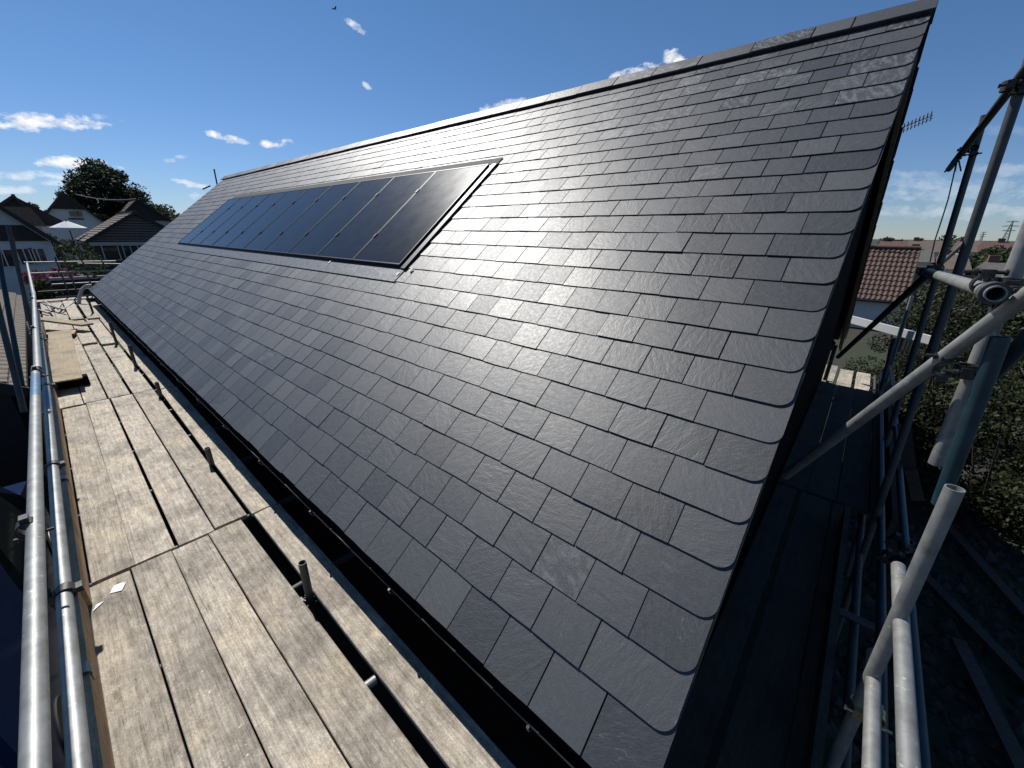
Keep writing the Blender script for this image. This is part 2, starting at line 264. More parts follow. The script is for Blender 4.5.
def leaf_mat(name, c, c2, trans=.25):
    m, nt, b = new_mat(name); N = nt.nodes.new; L = nt.links.new
    at = N('ShaderNodeAttribute'); at.attribute_name = 'rnd'
    mc = N('ShaderNodeMix'); mc.data_type = 'RGBA'; L(at.outputs['Fac'], mc.inputs[0]); mc.inputs[6].default_value = (*c, 1); mc.inputs[7].default_value = (*c2, 1)
    L(mc.outputs[2], b.inputs['Base Color']); b.inputs['Roughness'].default_value = .55; b.inputs['Specular IOR Level'].default_value = .15
    tr = N('ShaderNodeBsdfTranslucent'); L(mc.outputs[2], tr.inputs[0]); ms = N('ShaderNodeMixShader'); ms.inputs[0].default_value = trans
    L(b.outputs[0], ms.inputs[1]); L(tr.outputs[0], ms.inputs[2]); L(ms.outputs[0], nt.nodes['Material Output'].inputs[0])
    return m
MT['leaf_dark'] = leaf_mat('dark_leaves', (.008, .014, .006), (.036, .054, .018))
MT['leaf_mid'] = leaf_mat('green_leaves', (.022, .036, .011), (.075, .095, .028))
MT['leaf_garden'] = leaf_mat('garden_leaves', (.005, .008, .003), (.028, .036, .010), .12)
MT['leaf_pink'] = leaf_mat('pink_blossom', (.12, .03, .05), (.30, .09, .14))

def panel_mat():
    m, nt, b = new_mat('solar_glass'); N = nt.nodes.new; L = nt.links.new
    uv = N('ShaderNodeUVMap'); uv.uv_map = 'UVMap'
    t = N('ShaderNodeTexBrick'); t.offset = 0.0; t.inputs['Scale'].default_value = 1; t.inputs['Brick Width'].default_value = .166; t.inputs['Row Height'].default_value = .0835; t.inputs['Mortar Size'].default_value = .0012
    t.inputs[1].default_value = (.010, .010, .012, 1); t.inputs[2].default_value = (.013, .013, .015, 1); t.inputs[3].default_value = (.026, .026, .028, 1)
    L(uv.outputs[0], t.inputs[0]); L(t.outputs[0], b.inputs['Base Color'])
    n = N('ShaderNodeTexNoise'); n.inputs['Scale'].default_value = 5; n.inputs['Detail'].default_value = 6; L(uv.outputs[0], n.inputs[0])
    mr = N('ShaderNodeMapRange'); mr.inputs[3].default_value = .19; mr.inputs[4].default_value = .25; L(n.outputs['Fac'], mr.inputs[0]); L(mr.outputs[0], b.inputs['Roughness'])
    n2 = N('ShaderNodeTexNoise'); n2.inputs['Scale'].default_value = 260; n2.inputs['Detail'].default_value = 2; L(uv.outputs[0], n2.inputs[0])
    bp = N('ShaderNodeBump'); bp.inputs['Strength'].default_value = .12; bp.inputs['Distance'].default_value = .001; L(n2.outputs['Fac'], bp.inputs['Height']); L(bp.outputs[0], b.inputs['Normal'])
    b.inputs['Specular IOR Level'].default_value = .19
    return m
MT['pv'] = panel_mat()

def ground_mat():
    m, nt, b = new_mat('ground_soil_grass'); N = nt.nodes.new; L = nt.links.new
    g = N('ShaderNodeNewGeometry'); n = N('ShaderNodeTexNoise'); n.inputs['Scale'].default_value = .18; n.inputs['Detail'].default_value = 8; L(g.outputs['Position'], n.inputs[0])
    n2 = N('ShaderNodeTexNoise'); n2.inputs['Scale'].default_value = 5; n2.inputs['Detail'].default_value = 8; L(g.outputs['Position'], n2.inputs[0])
    r = N('ShaderNodeValToRGB'); r.color_ramp.elements[0].position = .42; r.color_ramp.elements[0].color = (.038, .032, .026, 1); r.color_ramp.elements[1].position = .56; r.color_ramp.elements[1].color = (.03, .042, .015, 1); L(n.outputs['Fac'], r.inputs[0])
    mx = N('ShaderNodeMix'); mx.data_type = 'RGBA'; mx.blend_type = 'MULTIPLY'; mx.inputs[0].default_value = .6; L(r.outputs[0], mx.inputs[6]); L(n2.outputs['Color'], mx.inputs[7]); L(mx.outputs[2], b.inputs['Base Color'])
    b.inputs['Roughness'].default_value = .95
    bp = N('ShaderNodeBump'); bp.inputs['Strength'].default_value = .6; bp.inputs['Distance'].default_value = .05; L(n2.outputs['Fac'], bp.inputs['Height']); L(bp.outputs[0], b.inputs['Normal'])
    return m
MT['ground'] = ground_mat()
MT['asphalt'] = simple('asphalt', (.035, .035, .037), .9, 0, .25, 30, .3)

# ------------------------------------------------------------------ builders
class MB:
    def __init__(s): s.v = []; s.f = []; s.uv = []; s.rnd = []; s.chalk = []; s.cur = .5; s.ck = 0.; s.sm = []
    def add(s, vs, fs, uvs=None, smooth=False):
        b = len(s.v)
        s.v += [tuple(v) for v in vs]; s.f += [tuple(b+i for i in f) for f in fs]
        s.uv += uvs if uvs else [(0, 0)]*len(vs)
        s.rnd += [s.cur]*len(vs); s.chalk += [s.ck]*len(vs); s.sm += [smooth]*len(fs)
        return s
    def frame_box(s, o, ax, ay, az, x0, x1, y0, y1, z0, z1):
        o = Vector(o); P = lambda x, y, z: o+ax*x+ay*y+az*z
        vs = [P(x, y, z) for z in (z0, z1) for y in (y0, y1) for x in (x0, x1)]
        return s.add(vs, [(0, 2, 3, 1), (4, 5, 7, 6), (0, 1, 5, 4), (2, 6, 7, 3), (0, 4, 6, 2), (1, 3, 7, 5)])
    def box(s, x0, x1, y0, y1, z0, z1):
        return s.frame_box((0, 0, 0), Vector((1, 0, 0)), Vector((0, 1, 0)), Vector((0, 0, 1)), x0, x1, y0, y1, z0, z1)
    def beam(s, p0, p1, w, h, up=(0, 0, 1)):
        p0 = Vector(p0); p1 = Vector(p1); d = (p1-p0); l = d.length; d.normalize(); u = Vector(up); x = d.cross(u).normalized(); u = x.cross(d)
        return s.frame_box(p0, x, d, u, -w/2, w/2, 0, l, -h/2, h/2)
    def tube(s, p0, p1, r, n=16, r1=None, hollow=0.0, caps=True):
        p0 = Vector(p0); p1 = Vector(p1); d = (p1-p0).normalized(); r1 = r if r1 is None else r1
        u = d.orthogonal().normalized(); w = d.cross(u)
        C = [(math.cos(2*math.pi*i/n), math.sin(2*math.pi*i/n)) for i in range(n)]
        a = [p0+(u*c+w*t)*r for c, t in C]; b = [p1+(u*c+w*t)*r1 for c, t in C]
        s.add(a+b, [(i, (i+1) % n, n+(i+1) % n, n+i) for i in range(n)], None, True)
        if hollow:
            k = hollow
            a2 = [p0+(u*c+w*t)*(r-k) for c, t in C]; b2 = [p1+(u*c+w*t)*(r1-k) for c, t in C]
            s.add(a2+b2, [((i+1) % n, i, n+i, n+(i+1) % n) for i in range(n)], None, True)
            s.add(a+a2, [((i+1) % n, i, n+i, n+(i+1) % n) for i in range(n)])
            s.add(b+b2, [(i, (i+1) % n, n+(i+1) % n, n+i) for i in range(n)])
        elif caps:
            s.add(a, [tuple(reversed(range(n)))]); s.add(b, [tuple(range(n))])
        return s
    def path(s, pts, r, n=8):
        for a, b in zip(pts[:-1], pts[1:]): s.tube(a, b, r, n)
        return s
    def prism(s, poly, o, ax, ay, n, t0, t1):
        """2-D polygon (counter-clockwise in ax,ay) thickened along n"""
        o = Vector(o); k = len(poly)
        a = [o+ax*x+ay*y+n*t0 for x, y in poly]; b = [o+ax*x+ay*y+n*t1 for x, y in poly]
        fs = [tuple(reversed(range(k))), tuple(range(k, 2*k))]+[(i, (i+1) % k, k+(i+1) % k, k+i) for i in range(k)]
        return s.add(a+b, fs, [tuple(p) for p in poly]*2)
    def build(s, name, m, parent=None, loc=None):
        me = bpy.data.meshes.new(name)
        off = Vector(loc) if loc is not None else (parent_loc(parent) if parent else Vector((0, 0, 0)))
        me.from_pydata([tuple(Vector(v)-off) for v in s.v], [], s.f)
        me.polygons.foreach_set('use_smooth', s.sm)
        ul = me.uv_layers.new(name='UVMap'); vi = [0]*len(me.loops); me.loops.foreach_get('vertex_index', vi)
        ul.data.foreach_set('uv', [c for i in vi for c in s.uv[i]])
        for nm_, arr in (('rnd', s.rnd), ('chalk', s.chalk)):
            at = me.attributes.new(nm_, 'FLOAT', 'POINT'); at.data.foreach_set('value', arr)
        me.materials.append(m); me.update()
        o = bpy.data.objects.new(name, me); col.objects.link(o)
        if parent: o.parent = parent
        elif loc is not None: o.location = off
        return o
def parent_loc(p):
    l = Vector((0, 0, 0))
    while p: l += p.location; p = p.parent
    return l
def tag(o, label=None, cat=None, group=None, kind=None):
    if label: o['label'] = label
    if cat: o['category'] = cat
    if group: o['group'] = group
    if kind: o['kind'] = kind
    return o
def thing(name, loc, label, cat, group=None):
    o = bpy.data.objects.new(name, None); o.empty_display_size = .2; o.location = loc; col.objects.link(o)
    return tag(o, label, cat, group)
X, Y, Z = Vector((1, 0, 0)), Vector((0, 1, 0)), Vector((0, 0, 1))

# ------------------------------------------------------------------ ground
def ground():
    m = MB(); n = 60; S = 3000
    xs = [math.copysign(abs(i/n*2-1)**3*S, i/n*2-1) for i in range(n+1)]
    vs = [(x, y, -0.0) for y in xs for x in xs]
    fs = [(j*(n+1)+i, j*(n+1)+i+1, (j+1)*(n+1)+i+1, (j+1)*(n+1)+i) for j in range(n) for i in range(n)]
    m.add(vs, fs); tag(m.build('ground', MT['ground']), kind='structure')
    d = MB(); d.add([(-6, -8, .004), (-.2, -8, .004), (-.2, 10.5, .004), (-6, 10.5, .004)], [(0, 1, 2, 3)])
    tag(d.build('driveway', MT['asphalt']), kind='structure')
    p = MB(); p.box(1.2, 6.2, -3.4, -2.3, -.02, .05)
    tag(p.build('garden_path', MT['concrete']), kind='structure')
ground()

# ------------------------------------------------------------------ slate roofed house
PITCH = R(38.89)
AX = Vector((math.cos(PITCH), 0, math.sin(PITCH)))       # up the front slope
NN = Vector((-math.sin(PITCH), 0, math.cos(PITCH)))
E0 = Vector((.4785*1.8, 0, EYE-1.8))                      # eaves edge
SL = 5.64                                                 # slope length
def RP(s, y, h=0.0): p = E0+AX*s+NN*h; return Vector((p.x, y, p.z))
RIDGE = E0+AX*SL
AX2 = Vector((-math.cos(PITCH), 0, math.sin(PITCH)))      # up the rear slope
NN2 = Vector((math.sin(PITCH), 0, math.cos(PITCH)))
E2 = Vector((2*RIDGE.x-E0.x, 0, E0.z))
YN, YF = .127, 18.2
GA = .2045
PV_S0, PV_S1, PV_Y0, PV_Y1 = 2.262, 4.062, 3.87, 13.94    # glass rectangle

house = thing('slate_roofed_house', (RIDGE.x, 9, 0), 'house with new dark slate roof rising to a ridge, solar panels on its slope', 'house')

def slate_slab(m, ax, nn, e, s0, length, y0, y1, h0, th, rnd, chalk=0, corner=None, flip=False):
    """one slate: tail at s0 lifted h0 above the deck, head resting on it"""
    m.cur = rnd; m.ck = chalk
    tw = [random.gauss(0, .0011) for _ in range(4)]
    def P(s, y, top):
        t = (s-s0)/length; f = (y-y0)/max(y1-y0, 1e-4)
        h = h0*(1-t)+(tw[0]*(1-f)+tw[1]*f)*(1-t)+(th if top else 0)
        p = e+ax*s+nn*h; return Vector((p.x, y, p.z))
    j = lambda: random.gauss(0, .0012)
    poly = []
    if corner == 'near':
        r = .062
        poly = [(s0+r*(1-math.sin(a)), y0+r*(1-math.cos(a))) for a in [i*math.pi/2/7 for i in range(8)]]
        poly += [(s0+j(), y1), (s0+length, y1), (s0+length, y0)]
    else:
        poly = [(s0+j(), y0), (s0+j(), (y0+y1)/2), (s0+j(), y1), (s0+length, y1), (s0+length, y0)]
    k = len(poly)
    vs = [P(s, y, False) for s, y in poly]+[P(s, y, True) for s, y in poly]
    fs = [tuple(reversed(range(k))), tuple(range(k, 2*k))]+[(i, (i+1) % k, k+(i+1) % k, k+i) for i in range(k)]
    if flip: fs = [tuple(reversed(f)) for f in fs]
    m.add(vs, fs, [(y-y0, s-s0) for s, y in poly]*2)

def lay_slates(ax, nn, e, seed, flip, flare=0.0):
    random.seed(seed); m = MB(); c = 0; s = 0.0
    starts = [-.012]+[.015+GA*k for k in range(1, 40)]
    starts = [t for t in starts if t < SL-.16]
    for c, s in enumerate(starts):
        L_ = min(.43, SL-s-.01); th = .0065; h0 = .0155+.003*random.random()*0
        y = YN-flare*(1-s/SL)+random.gauss(0, .003); wide = c % 2 == 1; first = True
        while y < YF-.02:
            w = .25
            if first: w = .375 if wide else .25
            y1 = min(y+w, YF)
            g = random.uniform(.002, .0045)
            rnd = min(1, max(0, random.gauss(.45, .27)))
            if random.random() < .05: rnd = min(1, rnd+.35)
            ck = 0
            cy = 1.2+max(0, (s-4.4))*1.0
            if flip and s > 4.15 and y < 3.0 and random.random() < .55 and (s-4.15)*1.2 > (y-1.9)*.6-.3: ck = random.uniform(.12, .42)
            elif random.random() < .02: ck = random.uniform(.08, .22)
            slate_slab(m, ax, nn, e, s+random.gauss(0, .0015), L_, y+g, y1-g, h0+abs(random.gauss(0, .0012)), th, rnd, ck, 'near' if first else None, flip)
            y = y1; first = False
    return m
lay_slates(AX, NN, E0, 11, True).build('roof', MT['slate'], house)
rear = lay_slates(AX2, NN2, E2, 12, False, .09); rear.build('roof', MT['slate'], house)
# the deck and underlay beneath the slates
random.seed(5)
for ax, nn, e in ((AX, NN, E0), (AX2, NN2, E2)):
    m = MB(); m.frame_box(e, ax, Y, nn, .03, SL-.005, YN+.012, YF-.012, -.035, -.006); m.build('roof_deck', MT['membrane'], house)
# ridge tiles
joints = [YN-.02, .629, .913, 1.40, 1.90, 2.396, 2.877, 3.379, 3.887, 4.39]
while joints[-1] < YF-.3: joints.append(joints[-1]+.5)
joints.append(YF+.03)
for a, b in zip(joints[:-1], joints[1:]):
    m = MB(); m.cur = random.random(); m.ck = .45 if random.random() < .25 or abs(a-.913) < .01 else 0.
    lift = random.uniform(-.003, .003)
    for ax, nn in ((AX, NN), (AX2, NN2)):
        o = RIDGE+Vector((0, 0, .062+lift))
        y0, y1 = a+.006, b-.006
        w = .205
        vs = []
        for t in (-.0, .013):
            vs += [o-ax*w+nn*(t-.008)+Y*y0, o-ax*w+nn*(t-.008)+Y*y1, o+nn*(t-.008)+Y*y1, o+nn*(t-.008)+Y*y0]
        fs = [(3, 2, 1, 0), (4, 5, 6, 7), (0, 1, 5, 4), (1, 2, 6, 5), (2, 3, 7, 6), (3, 0, 4, 7)]
        if ax is AX: fs = [tuple(reversed(f)) for f in fs]
        m.add(vs, fs, [(0, 0), (y1-y0, 0), (y1-y0, w), (0, w)]*2)
    t = MB()
    m.tube(RIDGE+Y*(b-.014)+Z*.052, RIDGE+Y*(b+.014)+Z*.052, .014, 8)
    m.build('ridge_tile', MT['ridge'], house)
# black dry-ridge gap; the strip also paints in the shadow under the ridge tiles
m = MB()
for ax, nn in ((AX, NN), (AX2, NN2)): m.frame_box(RIDGE, ax, Y, nn, -.165, -.02, YN+.01, YF-.01, .018, .045)
m.build('dry_ridge_shadow_strip', MT['black_plastic'], house)
# verge: undercloak, bargeboards, batten edge
for ax, nn, e in ((AX, NN, E0), (AX2, NN2, E2)):
    for y0, sg in ((YN+.02, 1), (YF-.02, -1)):
        ax0, e0 = ax, e
        if ax is AX2 and sg == 1: e = e-Y*.09; ax = (AX2*SL+Y*.09).normalized()
        m = MB(); ya, yb = sorted((y0, y0+sg*.028)); m.frame_box(e, ax, Y, nn, .02, SL-.0, ya, yb, -.235, -.038); m.build('bargeboard', MT['barge'], house)
        m = MB(); ya, yb = sorted((y0-sg*.006, y0+sg*.03)); m.frame_box(e, ax, Y, nn, .03, SL-.19, ya, yb, -.262, -.238); m.build('barge_batten', MT['batten'], house)
        m = MB(); ya, yb = sorted((y0+sg*.03, y0+sg*.048)); m.frame_box(e, ax, Y, nn, .05, SL-.12, ya, yb, -.21, -.19); m.build('verge_soffit', MT['soffit'], house)
        ax, e = ax0, e0
# walls
wx0, wx1 = E0.x+.30, E2.x-.16
wz = lambda x: RIDGE.z-abs(x-RIDGE.x)*math.tan(PITCH)-.09
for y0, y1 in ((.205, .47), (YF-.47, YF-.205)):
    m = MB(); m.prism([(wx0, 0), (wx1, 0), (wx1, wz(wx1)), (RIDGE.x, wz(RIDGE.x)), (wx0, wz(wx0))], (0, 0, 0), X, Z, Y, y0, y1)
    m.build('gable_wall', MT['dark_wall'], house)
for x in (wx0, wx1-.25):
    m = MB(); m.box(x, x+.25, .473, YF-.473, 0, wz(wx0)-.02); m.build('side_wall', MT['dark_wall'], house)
for sg, e in ((1, E0), (-1, E2)):
    m = MB(); xa, xb = sorted((e.x+sg*.076, e.x+sg*.083)); m.box(xa, xb, .19, YF-.19, e.z-.20, e.z-.022); m.build('fascia', MT['black_plastic'], house)
    m = MB(); xa, xb = sorted((e.x+sg*.086, e.x+sg*(.298 if sg > 0 else .158))); m.box(xa, xb, .19, YF-.19, e.z-.20, e.z-.185); m.build('eaves_soffit', MT['soffit'], house)
    g = MB(); cx = e.x+sg*.022; cz = e.z-.07; n = 12
    for r in (.052, .048):
        ring = [(cx+r*math.cos(math.pi+math.pi*i/n), cz+r*math.sin(math.pi+math.pi*i/n)) for i in range(n+1)]
        vs = [(x, .17, z) for x, z in ring]+[(x, YF-.17, z) for x, z in ring]
        g.add(vs, [(i, i+1, n+2+i, n+1+i) if r > .05 else (i+1, i, n+1+i, n+2+i) for i in range(n)], None, True)
    for y in (.17, YF-.17): g.prism([(cx+.052*math.cos(math.pi+math.pi*i/n), cz+.052*math.sin(math.pi+math.pi*i/n)) for i in range(n+1)], (0, y, 0), X, Z, Y, -.002, .002)
    g.tube((cx-.052, .17, cz), (cx-.052, YF-.17, cz), .005, 6); g.tube((cx+.052, .17, cz), (cx+.052, YF-.17, cz), .005, 6)
    go = g.build('gutter', MT['black_plastic'], house)
    for k in range(18):
        b = MB(); y = .6+k*1.0
        b.path([(cx+.063*math.cos(math.pi+math.pi*i/6), y, cz+.063*math.sin(math.pi+math.pi*i/6)) for i in range(7)], .008, 5); b.build('gutter_bracket', MT['black_plastic'], go)
m = MB(); m.tube((E2.x+.02, .16, 0), (E2.x+.02, .16, E2.z-.12), .036, 12); m.build('downpipe', MT['black_plastic'], house)
# pale box end of the far eaves
m = MB(); y = YF-.25
m.path([on_y(px, py, y) for px, py in ((78.5, 309), (79.5, 297), (82, 289.5), (86, 286), (92, 285.5))], .045, 8)
m.build('eaves_box_end', MT['render'], house)
# flashings round the solar array
m = MB(); m.frame_box(E0, AX, Y, NN, PV_S0-.215, PV_S0-.03, PV_Y0-.09, PV_Y1+.1, .024, .0285); m.build('lead_apron', MT['lead'], house)
m = MB(); m.frame_box(E0, AX, Y, NN, PV_S1+.03, PV_S1+.17, PV_Y0-.10, PV_Y1+.05, .026, .034); m.build('head_flashing', MT['alu'], house)
for ya, yb in ((PV_Y0-.10, PV_Y0-.028), (PV_Y1+.012, PV_Y1+.05)):
    m = MB(); m.frame_box(E0, AX, Y, NN, PV_S0-.028, PV_S1+.028, ya, yb, .024, .045); m.build('side_flashing', MT['frame'], house)
m = MB(); m.frame_box(E0, AX, Y, NN, PV_S0-.029, PV_S1+.029, PV_Y0-.026, PV_Y1+.01, .018, .030); m.build('array_tray', MT['frame'], house)

# ------------------------------------------------------------------ solar panels
npan = 10; pw = (PV_Y1-PV_Y0)/npan
words = ['end panel nearest the viewer with the sun glare on its glass', 'second from the near end of the row', 'third from the near end of the row', 'fourth from the near end of the row', 'fifth from the near end of the row',
         'fifth from the far end of the row', 'fourth from the far end of the row', 'third from the far end of the row', 'second from the far end of the row', 'end panel farthest from the viewer']
for i in range(npan):
    y0, y1 = PV_Y0+pw*i+.004, PV_Y0+pw*(i+1)-.004
    c = RP((PV_S0+PV_S1)/2, (y0+y1)/2, .03)
    t = thing('solar_panel', c, 'black solar panel, '+words[i], 'solar panel', 'black solar panels in a row on the slate roof')
    hh = random.uniform(-.0008, .0008)
    f = MB(); b = .014
    for (sa, sb, ya, yb) in ((PV_S0, PV_S1, y0, y0+b), (PV_S0, PV_S1, y1-b, y1), (PV_S0, PV_S0+b, y0+b, y1-b), (PV_S1-b, PV_S1, y0+b, y1-b)):
        f.frame_box(E0, AX, Y, NN, sa, sb, ya, yb, .032, .066+hh)
    f.build('panel_frame', MT['frame'], t)
    g = MB(); P = lambda s, y, h: E0+AX*s+NN*h+Y*y
    sa, sb, ya, yb = PV_S0+b, PV_S1-b, y0+b, y1-b
    g.add([P(sa, ya, .062+hh), P(sa, yb, .062+hh), P(sb, yb, .062+hh), P(sb, ya, .062+hh), P(sa, ya, .04), P(sa, yb, .04), P(sb, yb, .04), P(sb, ya, .04)],
          [(3, 2, 1, 0), (4, 5, 6, 7)], [(0, 0), (yb-ya, 0), (yb-ya, sb-sa), (0, sb-sa)]*2)
    g.build('glass', MT['pv'], t)
    if i:
        for s in (PV_S0+.45, PV_S1-.45):
            k = MB(); k.frame_box(E0, AX, Y, NN, s-.035, s+.035, y0-.02, y0+.016, .067, .073); k.build('clamp', MT['frame'], t)

# small slate chips lying below the array
random.seed(3)
for i, (px, py) in enumerate([(398, 274), (411, 270), (330, 262)]):
    v = raydir(px, py); o = Vector((0, 0, EYE)); tt = (E0+NN*.03-o).dot(NN)/v.dot(NN); p = o+v*tt
    m = MB(); m.prism([(-.03, -.012), (.02, -.02), (.03, .01), (-.01, .02)], p, AX, Y, NN, .0, .006)
    tag(m.build('slate_chip', MT['paper'], None, p), ['pale chip lying under the near end of the solar panels', 'pale chip lying just right of another, nearest the array corner', 'pale chip lying below the middle of the solar panels'][i], 'chip', 'pale chips on the roof')

# ------------------------------------------------------------------ scaffold boards
PZ = EYE-2.25                                 # top of the platform
def board(cx, y0, y1, ztop, label, group, w=.225, rot=0.0, mat='board', along='Y', bands=True, th=.038, x_axis=None, name='scaffold_board', tilt=0., cat='board'):
    L_ = y1-y0; m = MB(); n = 14
    cup = random.gauss(0, .0015); bow = random.gauss(0, .004); edge = random.random()*50
    def wv(t): return mnoise.noise(Vector((edge, t*1.5, 0)))*.0028
    rows = []
    for i in range(n+1):
        t = i/n; yy = -L_/2+L_*t
        zc = bow*(1-(2*t-1)**2)
        xl, xr = -w/2+wv(t*L_), w/2+wv(t*L_+30)
        rows.append([(xl, yy, -th), (xl, yy, -.004+zc*.2+cup), (xl+.004, yy, zc*.2+cup), (0, yy, zc*.2-cup), (xr-.004, yy, zc*.2+cup), (xr, yy, -.004+zc*.2+cup), (xr, yy, -th)])
    vs = [p for r in rows for p in r]; k = 7
    fs = []
    for i in range(n):
        for j in range(k-1): fs.append((i*k+j, i*k+j+1, (i+1)*k+j+1, (i+1)*k+j))
        fs.append((i*k+k-1, i*k, (i+1)*k, (i+1)*k+k-1))
    fs.append(tuple(reversed(range(k)))); fs.append(tuple(n*k+j for j in range(k)))
    fs = [tuple(reversed(f)) for f in fs]
    m.add(vs, fs)
    o = m.build(name, MT[mat])
    if along == 'Y': o.location = (cx, (y0+y1)/2, ztop); o.rotation_euler = (tilt, 0, rot)
    else: o.location = ((y0+y1)/2, cx, ztop); o.rotation_euler = (0, 0, R(-90)+rot)
    tag(o, label, cat, group)
    if bands:
        for sg in (-1, 1):
            b = MB(); e = sg*(L_/2)
            ya, yb = sorted((e-sg*.045, e+sg*.0012)); b.box(-w/2-.0035, w/2+.0035, ya, yb, -th-.001, .0018+abs(cup))
            b.build('end_band', MT['band'], o)
    return o
random.seed(21)
G1 = 'weathered boards of the long scaffold platform'
colw = ['hard against the toe board', 'second from the toe board', 'third from the toe board', 'fourth from the toe board, along the gap']
rown = ['long pale scaffold board in the nearest row, ', 'grey scaffold board in the second row away, ', 'grey scaffold board in the third row away, ']
xs0 = [-.245, -.012, .222, .455]
for i, x in enumerate(xs0): board(x, -.62, 3.43+random.uniform(-.015, .01), PZ+random.uniform(-.002, .003), rown[0]+colw[i], G1, rot=R(random.uniform(-.25, .25)))
for i, x in enumerate([-.212, .015, .262, .50]): board(x+.02, 3.46+random.uniform(-.01, .01), 7.64-(.0 if i else .05), PZ+.004+random.uniform(-.002, .003), rown[1]+colw[i], G1, rot=R(-.55+random.uniform(-.1, .1)))
for i, x in enumerate([-.19, .045, .29, .545]): board(x, 7.68, 11.9-(.0 if i < 3 else .5), PZ+.002+random.uniform(-.002, .003), rown[2]+colw[i], G1, rot=R(-.15), w=.225)
for i, (x, y0, y1, z) in enumerate([(.287, 11.72, 15.2, .044), (.553, 11.42, 15.1, .042), (.31, 14.9, 18.95, .085), (.60, 14.8, 18.9, .083)]):
    board(x, y0, y1, PZ+z, ['far board lapped over the third row, beside the gap', 'far board lapped over the third row, one in from the gap', 'farthest grey board of the platform, beside the gap', 'farthest grey board of the platform, one in from the gap'][[1, 0, 3, 2][i]], G1, rot=R(-.2))
for i, (x, y0, y1) in enumerate([(.05, 11.93, 15.8), (.07, 15.83, 19.6), (-.17, 11.93, 15.8), (-.16, 15.83, 19.6)]):
    board(x, y0, y1, PZ+.004, ['low far board beside the tilted pale plank', 'low far board running on to the loose tube ends', 'low far board under the tilted pale plank', 'low far board beneath the loose tube ends'][i], G1)
for i, (x, y0, y1, rt) in enumerate([(.735, -.5, 3.42, -.5), (.775, 3.44, 7.54, -.9), (.80, 7.58, 11.6, 0), (.80, 11.62, 15.6, 0), (.81, 15.64, 18.7, 0)]):
    board(x, y0, y1, PZ+.012, 'single board between the gap and the eaves, '+['running out of the bottom of the photo', 'second length away', 'third length away', 'fourth length away', 'farthest length'][i], 'boards of the single row along the eaves', rot=R(rt), w=.20)
# plywood, tilted plank and other loose timber on the left
m = MB(); p0 = Vector((-.16, 10.9, PZ+.17))
m.box(-.165, .165, -2.35, 2.3, -.018, 0)
po = m.build('plywood_sheet', MT['ply']); po.location = (-.115, 10.72, PZ+.165); po.rotation_euler = (R(-.6), 0, R(-1.2)); tag(po, 'yellowish plywood strip lying raised on dark blocks by the guard rail', 'plywood')
for i, y in enumerate((8.6, 12.6)):
    m = MB(); m.box(-.27, .06, y, y+.16, PZ+.010, PZ+.143); tag(m.build('timber_block', MT['barge'], None, (-.1, y, PZ)), ['black block under the near end of the plywood strip', 'black block under the far end of the plywood strip'][i], 'block', 'black blocks under the plywood')
m = MB(); m.box(-.75, .75, -.11, .11, -.02, .02); po = m.build('loose_plank', MT['ply']); po.location = (.04, 13.75, PZ+.22); po.rotation_euler = (0, R(2), R(-62)); tag(po, 'pale plank lying askew across the platform beyond the plywood strip', 'plank')
m = MB(); m.box(-.11, .11, -.3, .3, -.015, .015); po = m.build('brown_offcut', MT['toe']); po.location = (.06, 13.0, PZ+.09); po.rotation_euler = (0, 0, R(-8)); tag(po, 'short brown timber offcut at the far end of the plywood strip', 'offcut')
for i in range(7):
    m = MB(); a = R(random.uniform(-14, 14)); x = -.15+.105*i*.62; y = 16.6+random.uniform(-.4, .9); l = random.uniform(.9, 1.7); z = PZ+.075+.05*(i % 2)
    m.tube((x, y, z), (x+l*math.sin(a), y+l*math.cos(a), z+.02), .0242, 10, hollow=.004)
    tag(m.build('loose_tube', MT['galv'], None, (x, y, z)), 'loose galvanised tube in the heap at the far end of the platform', 'tube', 'loose tubes heaped at the far end')
# scraps of paper on the nearest boards
for i, (px, py, a, pts) in enumerate([(118, 588, -20, [(-.032, -.035), (.030, -.04), (.034, .03), (.01, .042), (-.03, .035)]), (98, 607, 10, [(-.03, -.02), (.035, .02), (.0, .03)])]):
    p = on_z(px, py, PZ+.004); m = MB(); c_, s_ = math.cos(R(a)), math.sin(R(a))
    m.prism([(x*c_-y*s_, x*s_+y*c_) for x, y in pts], p, X, Y, Z, .002, .0035)
    tag(m.build('paper_scrap', MT['paper'], None, p), ['square white paper scrap on the nearest board by the toe board', 'torn pointed paper scrap tucked against the toe board'][i], 'paper')

